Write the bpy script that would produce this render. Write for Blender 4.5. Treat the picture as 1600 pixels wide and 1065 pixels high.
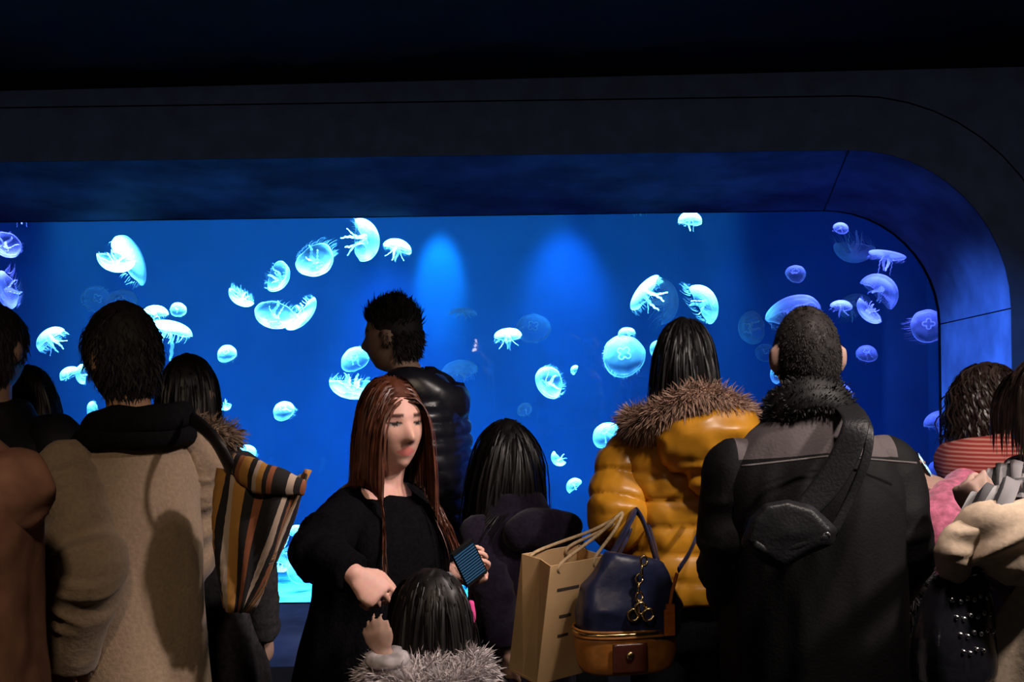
import bpy, bmesh, math, random
import numpy as np
from mathutils import Vector, Matrix, Euler

for o in list(bpy.data.objects):
    bpy.data.objects.remove(o)
S = bpy.context.scene
COL = S.collection
PI = math.pi
random.seed(7)
RNG = np.random.default_rng(11)

# ------------------------------------------------------------------ camera
FPX = 2000.0
CAMZ = 1.65
ROLL = math.radians(0.8)
cam = bpy.data.cameras.new('camera')
cam.sensor_width = 36.0
cam.lens = FPX / 1600.0 * 36.0
cam.clip_end = 100
camo = bpy.data.objects.new('camera', cam)
COL.objects.link(camo)
camo.location = (0, 0, CAMZ)
camo.rotation_euler = (Matrix.Rotation(PI / 2, 3, 'X') @ Matrix.Rotation(-ROLL, 3, 'Z')).to_euler()
S.camera = camo

# ------------------------------------------------------------------ world, exposure
w = bpy.data.worlds.new('world'); S.world = w
w.use_nodes = True
w.node_tree.nodes['Background'].inputs[0].default_value = (0.012, 0.012, 0.016, 1)
w.node_tree.nodes['Background'].inputs[1].default_value = 0.12
S.view_settings.view_transform = 'Standard'
S.view_settings.look = 'None'
S.view_settings.gamma = 1
S.view_settings.use_curve_mapping = False
S.view_settings.exposure = 0.0
try:
    S.cycles.use_denoising = True
    S.cycles.max_bounces = 6
    S.cycles.diffuse_bounces = 3
    S.cycles.transparent_max_bounces = 24
    S.cycles.volume_bounces = 0
    S.cycles.caustics_reflective = False
    S.cycles.caustics_refractive = False
    S.cycles.sample_clamp_indirect = 4
except Exception:
    pass

# ------------------------------------------------------------------ lamps of the place and added fill lights
def area(name, loc, size, color, power, rot=(0, 0, 0), spread=180, sizey=None):
    l = bpy.data.lights.new(name, 'AREA')
    l.energy = power; l.color = color; l.size = size
    if sizey:
        l.shape = 'RECTANGLE'; l.size_y = sizey
    l.spread = math.radians(spread)
    o = bpy.data.objects.new(name, l); COL.objects.link(o)
    o.location = loc; o.rotation_euler = rot
    return o
def spot(name, loc, target, color, power, angle, blend=0.5, radius=0.05):
    l = bpy.data.lights.new(name, 'SPOT')
    l.energy = power; l.color = color; l.spot_size = math.radians(angle); l.spot_blend = blend
    l.shadow_soft_size = radius
    o = bpy.data.objects.new(name, l); COL.objects.link(o)
    o.location = loc
    o.rotation_euler = (Vector(target) - Vector(loc)).to_track_quat('-Z', 'Y').to_euler()
    return o
CY = (0.09, 0.54, 1.0)
BL = (0.03, 0.26, 1.0)
VI = (0.10, 0.14, 1.0)
# strip lamps above the open water, over the front half of the tank
area('tank_lamp', (-1.15, 7.36, 2.75), 3.0, CY, 420, (0, 0, 0), 32, 0.25)
area('tank_lamp', (0.85, 7.34, 2.75), 0.9, CY, 85, (0, 0, 0), 32, 0.25)
area('tank_lamp', (2.0, 7.40, 2.75), 0.8, VI, 17, (0, 0, 0), 30, 0.3)
area('tank_lamp', (-3.0, 7.40, 2.75), 0.6, VI, 17, (0, 0, 0), 30, 0.3)
# wash lamps along the back of the tank
spot('tank_lamp', (-0.47, 8.08, 2.85), (-0.47, 8.5, 2.08), (0.02, 0.58, 1.0), 190, 25, 0.8, 0.04)
spot('tank_lamp', (0.36, 7.95, 2.85), (0.36, 8.5, 1.95), (0.03, 0.34, 1.0), 130, 40, 1.0, 0.05)
spot('tank_lamp', (-0.9, 8.0, 2.85), (-0.7, 8.5, 0.6), BL, 170, 50, 1.0, 0.05)
spot('tank_lamp', (1.45, 8.3, 2.85), (1.45, 8.48, 1.2), BL, 30, 26, 1.0, 0.05)
spot('tank_lamp', (-2.55, 8.3, 2.85), (-2.55, 8.48, 1.2), BL, 30, 26, 1.0, 0.05)
# downlights in the hall ceiling
spot('downlight', (0.9, 2.2, 2.8), (0.85, 3.2, 0.8), (1.0, 0.84, 0.76), 65, 95, 0.6, 0.09)
spot('downlight', (2.2, 1.9, 2.8), (1.2, 3.1, 0.9), (1.0, 0.88, 0.80), 170, 75, 0.6, 0.09)
spot('downlight', (1.2, 2.0, 2.8), (-0.32, 3.1, 1.3), (1.0, 0.82, 0.80), 150, 28, 0.6, 0.07)
spot('downlight', (-0.35, 0.5, 2.8), (-1.0, 2.9, 0.9), (1.0, 0.76, 0.54), 55, 60, 0.7, 0.09)
# added unseen fill: a strip lifts the wall, a blue spot the window's side
area('wall_fill', (-0.5, 4.15, 2.80), 9.0, (0.72, 0.82, 1.0), 8, (math.radians(62), 0, 0), 110, 0.12)
spot('reveal_fill_spot', (-0.2, 4.2, 2.78), (2.36, 6.5, 1.25), (0.10, 0.30, 1.0), 900, 26, 0.9, 0.06)

# ------------------------------------------------------------------ helpers
def P(px, py, d):
    dx, dy = px - 800.0, 532.5 - py
    c, s = math.cos(ROLL), math.sin(ROLL)
    u = dx * c + dy * s
    v = -dx * s + dy * c
    return Vector((u * d / FPX, d, CAMZ + v * d / FPX))

def link(o, parent=None):
    COL.objects.link(o)
    if parent is not None:
        o.parent = parent
    return o
def smooth(me, on=True):
    me.polygons.foreach_set('use_smooth', np.full(len(me.polygons), on))
    me.update()
def mesh_from(name, V, F, sm=True):
    me = bpy.data.meshes.new(name)
    me.from_pydata([tuple(map(float, v)) for v in V], [], F)
    me.validate(); me.update()
    if sm: smooth(me)
    return me
def obj(name, me, mat=None, parent=None, kind=None):
    o = bpy.data.objects.new(name, me)
    if mat is not None:
        if len(me.materials) == 0: me.materials.append(mat)
    link(o, parent)
    if kind: o['kind'] = kind
    return o
def tag(o, label, cat=None, group=None, kind=None):
    o['label'] = label
    if cat: o['category'] = cat
    if group: o['group'] = group
    if kind: o['kind'] = kind
    return o
def empty(name, loc=(0, 0, 0), rz=0.0):
    o = bpy.data.objects.new(name, None); COL.objects.link(o)
    o.empty_display_size = 0.1
    o.location = loc; o.rotation_euler = (0, 0, rz)
    return o

class MB:
    """collects shapes (verts, faces) of one part"""
    def __init__(s): s.V = []; s.F = []; s.n = 0
    def add(s, V, F):
        V = np.asarray(V, float).reshape(-1, 3)
        s.V.append(V); k = s.n
        s.F += [tuple(i + k for i in f) for f in F]
        s.n += len(V)
        return s
    def verts(s): return np.concatenate(s.V) if s.V else np.zeros((0, 3))
    def mesh(s, name, sm=True): return mesh_from(name, s.verts(), s.F, sm)
    def box(s, c, size, rot=None):
        c = np.array(c, float); h = np.array(size, float) / 2
        V = np.array([[x, y, z] for x in (-1, 1) for y in (-1, 1) for z in (-1, 1)], float) * h
        if rot is not None: V = V @ np.array(rot).T
        return s.add(V + c, [(0, 1, 3, 2), (4, 6, 7, 5), (0, 4, 5, 1), (2, 3, 7, 6), (0, 2, 6, 4), (1, 5, 7, 3)])
    def ell(s, c, r, rot=None, nu=16, nv=10):
        V = [[0, 0, 1.0]]; 
        for j in range(1, nv):
            a = PI * j / nv
            for i in range(nu):
                b = 2 * PI * i / nu
                V.append([math.sin(a) * math.cos(b), math.sin(a) * math.sin(b), math.cos(a)])
        V.append([0, 0, -1.0]); V = np.array(V) * np.array(r, float)
        if rot is not None: V = V @ np.array(rot).T
        F = []
        for i in range(nu):
            F.append((0, 1 + i, 1 + (i + 1) % nu))
            for j in range(nv - 2):
                a = 1 + j * nu
                F.append((a + i, a + nu + i, a + nu + (i + 1) % nu, a + (i + 1) % nu))
            a = 1 + (nv - 2) * nu
            F.append((a + (i + 1) % nu, a + i, len(V) - 1))
        return s.add(V + np.array(c, float), F)
    def loft(s, pts, rad, n=14, up=None, power=2.0, cap=True):
        """tube through pts; rad = one (r or (ra, rb)) per point; ra lies along the side axis, rb along the 'up' hint"""
        pts = np.asarray(pts, float); m = len(pts)
        rad = [(r, r) if np.isscalar(r) else r for r in rad]
        t = np.gradient(pts, axis=0); t /= np.linalg.norm(t, axis=1)[:, None] + 1e-12
        if up is None:
            up = np.array([0, 0, 1.0]) if abs(t[0][2]) < 0.8 else np.array([0, 1.0, 0])
        b = np.array(up, float); V = []
        ang = 2 * PI * np.arange(n) / n
        ca, sa = np.cos(ang), np.sin(ang)
        e = 2.0 / power
        ca = np.sign(ca) * np.abs(ca) ** e; sa = np.sign(sa) * np.abs(sa) ** e
        for i in range(m):
            b = b - t[i] * (b @ t[i]); b /= np.linalg.norm(b) + 1e-12
            a = np.cross(b, t[i])
            V.append(pts[i] + np.outer(ca * rad[i][0], a) + np.outer(sa * rad[i][1], b))
        V = np.concatenate(V)
        F = [(i * n + j, i * n + (j + 1) % n, (i + 1) * n + (j + 1) % n, (i + 1) * n + j) for i in range(m - 1) for j in range(n)]
        if cap:
            k = len(V); V = np.concatenate([V, pts[:1], pts[-1:]])
            F += [(k, (j + 1) % n, j) for j in range(n)] + [(k + 1, (m - 1) * n + j, (m - 1) * n + (j + 1) % n) for j in range(n)]
        return s.add(V, F)
    def limb(s, pts, rad, n=12, up=None, sub=5):
        """rounded, subsampled tube with hemispherical ends"""
        pts = np.asarray(pts, float)
        P2, R2 = spline(pts, rad, sub)
        d0 = P2[0] - P2[1]; d0 /= np.linalg.norm(d0); d1 = P2[-1] - P2[-2]; d1 /= np.linalg.norm(d1)
        r0, r1 = R2[0].mean(), R2[-1].mean()
        pre = [P2[0] + d0 * r0 * k for k in (0.95, 0.8, 0.45)]; prr = [R2[0] * k for k in (0.25, 0.6, 0.9)]
        pos = [P2[-1] + d1 * r1 * k for k in (0.45, 0.8, 0.95)]; por = [R2[-1] * k for k in (0.9, 0.6, 0.25)]
        return s.loft(np.concatenate([pre, P2, pos]), [tuple(r) for r in prr] + [tuple(r) for r in R2] + [tuple(r) for r in por], n, up)

def spline(pts, rad, sub=5):
    pts = np.asarray(pts, float)
    R = np.array([(r, r) if np.isscalar(r) else r for r in rad], float)
    A = np.concatenate([pts, R], 1)
    if len(A) == 2:
        t = np.linspace(0, 1, sub + 1)[:, None]
        B = A[0] * (1 - t) + A[1] * t
    else:
        E = np.concatenate([[2 * A[0] - A[1]], A, [2 * A[-1] - A[-2]]]); out = []
        for i in range(1, len(E) - 2):
            for k in range(sub):
                t = k / sub
                p0, p1, p2, p3 = E[i - 1:i + 3]
                out.append(0.5 * (2 * p1 + (p2 - p0) * t + (2 * p0 - 5 * p1 + 4 * p2 - p3) * t * t + (3 * p1 - p0 - 3 * p2 + p3) * t ** 3))
        out.append(A[-1]); B = np.array(out)
    return B[:, :3], np.maximum(B[:, 3:], 1e-4)

def vnoise(p, seed=0):
    """value noise, -1..1, vectorised"""
    p = np.asarray(p, float); i = np.floor(p).astype(np.int64); f = p - i; f = f * f * (3 - 2 * f)
    def h(a, b, c):
        n = (a * 374761393 + b * 668265263 + c * 2147483647 + seed * 974634777) & 0x7fffffff
        n = ((n ^ (n >> 13)) * 1274126177) & 0x7fffffff
        return ((n ^ (n >> 16)) & 0xffff) / 32767.5 - 1
    r = 0
    for a in (0, 1):
        for b in (0, 1):
            for c in (0, 1):
                wgt = (f[:, 0] if a else 1 - f[:, 0]) * (f[:, 1] if b else 1 - f[:, 1]) * (f[:, 2] if c else 1 - f[:, 2])
                r = r + wgt * h(i[:, 0] + a, i[:, 1] + b, i[:, 2] + c)
    return r

def remesh(mb, name, voxel, it=4, fac=0.5):
    me = mb.mesh('tmp')
    o = bpy.data.objects.new('tmp', me); COL.objects.link(o)
    m = o.modifiers.new('r', 'REMESH'); m.mode = 'VOXEL'; m.voxel_size = voxel
    if it:
        m2 = o.modifiers.new('s', 'SMOOTH'); m2.factor = fac; m2.iterations = it
    dg = bpy.context.evaluated_depsgraph_get()
    out = bpy.data.meshes.new_from_object(o.evaluated_get(dg))
    bpy.data.objects.remove(o); bpy.data.meshes.remove(me)
    out.name = name; out.materials.clear(); smooth(out)
    return out
def getv(me):
    a = np.empty(len(me.vertices) * 3); me.vertices.foreach_get('co', a); return a.reshape(-1, 3)
def getn(me):
    a = np.empty(len(me.vertices) * 3); me.vertices.foreach_get('normal', a); return a.reshape(-1, 3)
def setv(me, v):
    me.vertices.foreach_set('co', np.ascontiguousarray(v, float).ravel()); me.update()

# ------------------------------------------------------------------ materials
MATS = {}
def nmat(name):
    m = bpy.data.materials.new(name); m.use_nodes = True
    m.node_tree.nodes.clear()
    return m, m.node_tree
def node(t, kind, **kw):
    n = t.nodes.new(kind)
    for k, v in kw.items():
        if k in ('operation', 'blend_type', 'data_type', 'wave_type', 'bands_direction', 'attribute_name', 'interpolation', 'wave_profile', 'feature', 'distribution'):
            setattr(n, k, v)
        else:
            n.inputs[k].default_value = v
    return n
def ramp(t, stops, interp='LINEAR'):
    r = t.nodes.new('ShaderNodeValToRGB'); r.color_ramp.interpolation = interp
    while len(r.color_ramp.elements) > 1: r.color_ramp.elements.remove(r.color_ramp.elements[-1])
    r.color_ramp.elements[0].position = stops[0][0]; r.color_ramp.elements[0].color = (*stops[0][1], 1)
    for p, c in stops[1:]:
        e = r.color_ramp.elements.new(p); e.color = (*c, 1)
    return r
def fabric(name, col, rough=0.85, scale=60, var=0.25, bump=0.15, spec=0.2, sheen=0.0, metal=0.0, detail=3, coat=0.0):
    if name in MATS: return MATS[name]
    m, t = nmat(name); L = t.links
    out = t.nodes.new('ShaderNodeOutputMaterial'); b = node(t, 'ShaderNodeBsdfPrincipled', Roughness=rough, Metallic=metal)
    b.inputs['Specular IOR Level'].default_value = spec
    b.inputs['Sheen Weight'].default_value = sheen
    b.inputs['Coat Weight'].default_value = coat
    tc = t.nodes.new('ShaderNodeTexCoord')
    n = node(t, 'ShaderNodeTexNoise', Scale=scale, Detail=detail)
    c = np.array(col); r = ramp(t, [(0.3, tuple(c * (1 - var))), (0.7, tuple(np.minimum(c * (1 + var), 1)))])
    L.new(tc.outputs['Object'], n.inputs['Vector']); L.new(n.outputs['Fac'], r.inputs['Fac']); L.new(r.outputs['Color'], b.inputs['Base Color'])
    if bump:
        bp = node(t, 'ShaderNodeBump', Strength=bump, Distance=0.01)
        L.new(n.outputs['Fac'], bp.inputs['Height']); L.new(bp.outputs['Normal'], b.inputs['Normal'])
    L.new(b.outputs['BSDF'], out.inputs['Surface'])
    MATS[name] = m
    return m
def attrmat(name, attr='tone', rough=0.55, spec=0.35, bump=0.0):
    """base colour from a colour attribute (skin with lips, brows, scalp ...)"""
    if name in MATS: return MATS[name]
    m, t = nmat(name); L = t.links
    out = t.nodes.new('ShaderNodeOutputMaterial'); b = node(t, 'ShaderNodeBsdfPrincipled', Roughness=rough)
    b.inputs['Specular IOR Level'].default_value = spec
    a = t.nodes.new('ShaderNodeAttribute'); a.attribute_name = attr
    tc = t.nodes.new('ShaderNodeTexCoord'); n = node(t, 'ShaderNodeTexNoise', Scale=90.0, Detail=3)
    mx = node(t, 'ShaderNodeMixRGB', blend_type='MULTIPLY', Fac=0.25)
    L.new(tc.outputs['Object'], n.inputs['Vector']); L.new(a.outputs['Color'], mx.inputs['Color1']); L.new(n.outputs['Color'], mx.inputs['Color2'])
    L.new(mx.outputs['Color'], b.inputs['Base Color']); L.new(b.outputs['BSDF'], out.inputs['Surface'])
    MATS[name] = m
    return m
def hairmat(name, col, rough=0.38):
    if name in MATS: return MATS[name]
    m, t = nmat(name); L = t.links
    out = t.nodes.new('ShaderNodeOutputMaterial'); b = node(t, 'ShaderNodeBsdfPrincipled', Roughness=rough)
    b.inputs['Specular IOR Level'].default_value = 0.45
    tc = t.nodes.new('ShaderNodeTexCoord'); n = node(t, 'ShaderNodeTexNoise', Scale=35.0, Detail=2)
    c = np.array(col); r = ramp(t, [(0.3, tuple(c * 0.6)), (0.7, tuple(c * 1.5))])
    L.new(tc.outputs['Object'], n.inputs['Vector']); L.new(n.outputs['Fac'], r.inputs['Fac']); L.new(r.outputs['Color'], b.inputs['Base Color'])
    L.new(b.outputs['BSDF'], out.inputs['Surface'])
    MATS[name] = m
    return m
# ------------------------------------------------------------------ the setting
def rrect(x0, x1, z0, z1, r, n=12):
    """rounded rectangle, counter-clockwise from the right end of the bottom edge; 4 straight runs split for even quads"""
    pts = []
    for cx, cz, a0 in ((x1 - r, z0 + r, -90), (x1 - r, z1 - r, 0), (x0 + r, z1 - r, 90), (x0 + r, z0 + r, 180)):
        for k in range(n + 1):
            a = math.radians(a0 + 90 * k / n)
            pts.append((cx + r * math.cos(a), cz + r * math.sin(a)))
    return pts
XL, XR = -5.2, 2.34
YW, YG = 6.0, 7.0
O_ = rrect(XL, XR, 0.14, 2.52, 0.75)
I_ = rrect(XL, XR + 0.005, 0.23, 2.34, 0.63)
SU = rrect(XL - 0.25, XR + 0.25, -0.11, 2.77, 0.98)
SU2 = rrect(XL - 0.257, XR + 0.257, -0.117, 2.777, 0.987)

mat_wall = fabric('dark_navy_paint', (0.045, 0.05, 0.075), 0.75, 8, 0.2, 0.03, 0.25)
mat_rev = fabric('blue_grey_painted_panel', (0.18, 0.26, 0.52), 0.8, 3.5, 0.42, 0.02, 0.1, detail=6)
mat_ceil = fabric('black_ceiling_paint', (0.008, 0.008, 0.010), 0.9, 5, 0.3, 0, 0.1)
mat_floor = fabric('dark_carpet', (0.018, 0.018, 0.022), 0.9, 120, 0.4, 0.2, 0.1)
mat_groove = fabric('dark_joint', (0.006, 0.006, 0.008), 0.9, 5, 0.1, 0, 0.1)

def strip(mb, A, ya, B, yb, close=True):
    n = len(A); V = [(p[0], ya, p[1]) for p in A] + [(p[0], yb, p[1]) for p in B]
    mb.add(V, [(i, (i + 1) % n, n + (i + 1) % n, n + i) for i in range(n if close else n - 1)])
def outer_rect(L, x0, x1, z0, z1):
    cx, cz = -1.4, 1.33; out = []
    for (x, z) in L:
        dx, dz = x - cx, z - cz
        k = min((x1 - cx) / dx if dx > 0 else ((x0 - cx) / dx if dx < 0 else 1e9), (z1 - cz) / dz if dz > 0 else ((z0 - cz) / dz if dz < 0 else 1e9))
        out.append((cx + dx * k, cz + dz * k))
    return out
mb = MB()
R_ = outer_rect(SU2, -7.0, 6.0, -0.3, 3.6)
strip(mb, SU2, YW - 0.012, R_, YW - 0.012)
strip(mb, SU2, YW - 0.012, SU2, YW + 0.02)
strip(mb, R_, YW - 0.012, R_, YW + 0.3)
wall = obj('wall_back', mb.mesh('wall_back', False), mat_wall, kind='structure')
mb = MB(); strip(mb, SU, YW - 0.012, O_, YW - 0.012); strip(mb, SU, YW - 0.012, SU, YW + 0.015); strip(mb, O_, YW - 0.012, O_, YW)
obj('surround_panel', mb.mesh('surround_panel', False), mat_wall, wall)
mb = MB(); strip(mb, SU2, YW + 0.018, O_, YW + 0.018)
obj('joint_backing', mb.mesh('joint_backing', False), mat_groove, wall)
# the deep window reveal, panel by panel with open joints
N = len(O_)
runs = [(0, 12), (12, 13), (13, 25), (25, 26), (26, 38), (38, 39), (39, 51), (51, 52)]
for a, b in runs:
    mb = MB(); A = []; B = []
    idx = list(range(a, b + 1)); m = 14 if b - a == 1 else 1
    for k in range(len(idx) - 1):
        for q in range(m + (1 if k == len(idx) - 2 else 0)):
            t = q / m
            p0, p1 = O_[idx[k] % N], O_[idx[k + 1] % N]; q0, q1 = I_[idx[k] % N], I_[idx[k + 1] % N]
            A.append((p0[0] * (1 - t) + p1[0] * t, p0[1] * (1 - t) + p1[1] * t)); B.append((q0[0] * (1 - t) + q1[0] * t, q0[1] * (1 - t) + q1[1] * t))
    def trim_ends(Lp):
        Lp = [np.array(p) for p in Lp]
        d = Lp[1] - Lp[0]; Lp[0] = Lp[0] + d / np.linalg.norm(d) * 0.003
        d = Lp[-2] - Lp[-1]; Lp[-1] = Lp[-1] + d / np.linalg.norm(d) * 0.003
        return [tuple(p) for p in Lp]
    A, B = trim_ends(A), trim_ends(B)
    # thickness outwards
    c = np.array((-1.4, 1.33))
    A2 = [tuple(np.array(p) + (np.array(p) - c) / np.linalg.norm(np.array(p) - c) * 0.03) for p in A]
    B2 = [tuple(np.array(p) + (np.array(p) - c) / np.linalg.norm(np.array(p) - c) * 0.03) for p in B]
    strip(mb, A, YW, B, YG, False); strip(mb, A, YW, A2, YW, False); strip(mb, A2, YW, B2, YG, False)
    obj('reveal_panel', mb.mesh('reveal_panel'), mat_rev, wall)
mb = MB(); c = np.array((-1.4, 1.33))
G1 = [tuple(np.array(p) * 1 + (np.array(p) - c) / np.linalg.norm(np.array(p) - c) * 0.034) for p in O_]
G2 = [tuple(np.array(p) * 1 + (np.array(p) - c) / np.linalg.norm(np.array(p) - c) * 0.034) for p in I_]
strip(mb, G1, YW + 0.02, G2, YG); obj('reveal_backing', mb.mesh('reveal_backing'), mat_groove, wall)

# acrylic window
m, t = nmat('clear_acrylic'); out = t.nodes.new('ShaderNodeOutputMaterial')
tr = t.nodes.new('ShaderNodeBsdfTransparent'); gl = node(t, 'ShaderNodeBsdfGlossy', Roughness=0.02)
fr = node(t, 'ShaderNodeFresnel', IOR=1.45); mx = t.nodes.new('ShaderNodeMixShader')
tr.inputs[0].default_value = (0.97, 0.985, 1, 1)
t.links.new(fr.outputs[0], mx.inputs[0]); t.links.new(tr.outputs[0], mx.inputs[1]); t.links.new(gl.outputs[0], mx.inputs[2]); t.links.new(mx.outputs[0], out.inputs[0])
mat_glass = m
mb = MB()
def plate(mb, L, ya, yb):
    n = len(L); V = [(p[0], ya, p[1]) for p in L] + [(p[0], yb, p[1]) for p in L]
    mb.add(V, [tuple(range(n))] + [tuple(range(2 * n - 1, n - 1, -1))] + [(i, n + i, n + (i + 1) % n, (i + 1) % n) for i in range(n)])
plate(mb, rrect(XL - 0.01, XR + 0.015, 0.22, 2.35, 0.63), YG + 0.002, YG + 0.042)
win = obj('window_1', mb.mesh('window_1', False), mat_glass, kind='structure')
tag(win, 'long acrylic viewing window of the jellyfish tank with a rounded corner', kind='structure')

# tank: painted shell behind the window
mat_tank = fabric('blue_tank_paint', (0.03, 0.13, 0.34), 0.7, 2.2, 0.12, 0.02, 0.2, detail=5)
mat_tfloor = fabric('pale_tank_floor', (0.06, 0.18, 0.28), 0.7, 14, 0.2, 0.05, 0.2)
TB = 8.5
mb = MB()
x0, x1, z0, z1 = XL - 0.3, XR + 0.42, 0.22, 2.95
mb.add([(x0, TB, z0), (x1, TB, z0), (x1, TB, z1), (x0, TB, z1)], [(0, 1, 2, 3)])
mb.add([(x1, YG + 0.05, z0), (x1, TB, z0), (x1, TB, z1), (x1, YG + 0.05, z1)], [(0, 1, 2, 3)])
mb.add([(x0, YG + 0.05, z0), (x0, TB, z0), (x0, TB, z1), (x0, YG + 0.05, z1)], [(0, 3, 2, 1)])
obj('tank_wall', mb.mesh('tank_wall', False), mat_tank, kind='structure')
mb = MB(); mb.box(((x0 + x1) / 2, (YG + TB) / 2 + 0.02, z0 - 0.06), (x1 - x0, TB - YG, 0.1))
obj('tank_floor', mb.mesh('tank_floor', False), mat_tfloor, kind='structure')
# inside face of the wall round the window, and the hood over the tank
mb = MB(); Iw = rrect(XL, XR + 0.005, 0.23, 2.34, 0.63)
strip(mb, Iw, YG + 0.045, outer_rect(Iw, x0, x1, z0 - 0.05, z1), YG + 0.045)
strip(mb, I_, YG, outer_rect(I_, x0, x1, z0 - 0.05, z1), YG)
obj('tank_front_wall', mb.mesh('tank_front_wall', False), mat_groove, kind='structure')
mb = MB(); mb.box(((x0 + x1) / 2, (YG + TB) / 2, z1 + 0.03), (x1 - x0 + 0.1, TB - YG + 0.3, 0.05))
obj('tank_ceiling', mb.mesh('tank_ceiling', False), mat_groove, kind='structure')

# water: a clear body with a little haze
m, t = nmat('hazy_water'); out = t.nodes.new('ShaderNodeOutputMaterial')
vs = node(t, 'ShaderNodeVolumeScatter', Density=0.014, Anisotropy=0.2); vs.inputs['Color'].default_value = (0.25, 0.6, 1.0, 1)
va = node(t, 'ShaderNodeVolumeAbsorption', Density=0.14); va.inputs['Color'].default_value = (0.1, 0.55, 0.95, 1)
ad = t.nodes.new('ShaderNodeAddShader'); t.links.new(vs.outputs[0], ad.inputs[0]); t.links.new(va.outputs[0], ad.inputs[1]); t.links.new(ad.outputs[0], out.inputs['Volume'])
mb = MB(); mb.box(((x0 + x1) / 2, (YG + TB) / 2 + 0.025, (z0 + 2.62) / 2), (x1 - x0 - 0.02, TB - YG - 0.07, 2.62 - z0 - 0.03))
wat = obj('water', mb.mesh('water', False), m, kind='stuff'); tag(wat, 'clear blue water filling the jellyfish tank', 'water', kind='stuff')

# hall
mb = MB(); mb.box((-0.5, 1.0, -0.05), (13.4, 10.6, 0.1)); obj('floor', mb.mesh('floor', False), mat_floor, kind='structure')
mb = MB(); mb.box((-0.5, 1.0, 2.93), (13.6, 9.96, 0.12), Matrix.Rotation(math.radians(-0.55), 3, 'Y')); obj('ceiling', mb.mesh('ceiling', False), mat_ceil, kind='structure')
for nm, x in (('wall_left', -7.05), ('wall_right', 6.05)):
    mb = MB(); mb.box((x, 1.0, 1.6), (0.1, 10.6, 3.6)); obj(nm, mb.mesh(nm, False), mat_wall, kind='structure')
mb = MB(); mb.box((-0.5, -4.3, 1.6), (13.4, 0.1, 3.6)); obj('wall_front', mb.mesh('wall_front', False), mat_wall, kind='structure')
# ------------------------------------------------------------------ jellyfish
m, t = nmat('jelly_flesh'); L = t.links
out = t.nodes.new('ShaderNodeOutputMaterial'); tr = t.nodes.new('ShaderNodeBsdfTransparent')
df = node(t, 'ShaderNodeBsdfDiffuse', Color=(0.85, 0.92, 0.95, 1)); tl = node(t, 'ShaderNodeBsdfTranslucent', Color=(0.85, 0.92, 0.95, 1))
m1 = node(t, 'ShaderNodeMixShader', Fac=0.5); m2 = t.nodes.new('ShaderNodeMixShader')
lw = node(t, 'ShaderNodeLayerWeight', Blend=0.35)
tc = t.nodes.new('ShaderNodeTexCoord'); ns = node(t, 'ShaderNodeTexNoise', Scale=5.0, Detail=4)
mr = node(t, 'ShaderNodeMapRange'); mr.inputs['To Min'].default_value = 0.09; mr.inputs['To Max'].default_value = 0.92
mu = node(t, 'ShaderNodeMath', operation='MULTIPLY_ADD'); mu.inputs[1].default_value = 0.35; mu.inputs[2].default_value = -0.17
ad = node(t, 'ShaderNodeMath', operation='ADD')
L.new(tc.outputs['Object'], ns.inputs['Vector']); L.new(lw.outputs['Facing'], mr.inputs['Value']); L.new(ns.outputs['Fac'], mu.inputs[0])
L.new(mr.outputs[0], ad.inputs[0]); L.new(mu.outputs[0], ad.inputs[1])
L.new(df.outputs[0], m1.inputs[1]); L.new(tl.outputs[0], m1.inputs[2]); L.new(ad.outputs[0], m2.inputs[0]); L.new(tr.outputs[0], m2.inputs[1]); L.new(m1.outputs[0], m2.inputs[2])
L.new(m2.outputs[0], out.inputs[0]); mat_jelly = m
m, t = nmat('jelly_frill'); L = t.links
out = t.nodes.new('ShaderNodeOutputMaterial'); tr = t.nodes.new('ShaderNodeBsdfTransparent')
df = node(t, 'ShaderNodeBsdfDiffuse', Color=(0.9, 0.95, 0.97, 1)); tl = node(t, 'ShaderNodeBsdfTranslucent', Color=(0.9, 0.95, 0.97, 1))
m1 = node(t, 'ShaderNodeMixShader', Fac=0.5); m2 = node(t, 'ShaderNodeMixShader', Fac=0.88)
L.new(df.outputs[0], m1.inputs[1]); L.new(tl.outputs[0], m1.inputs[2]); L.new(tr.outputs[0], m2.inputs[1]); L.new(m1.outputs[0], m2.inputs[2]); L.new(m2.outputs[0], out.inputs[0])
mat_frill = m

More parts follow.
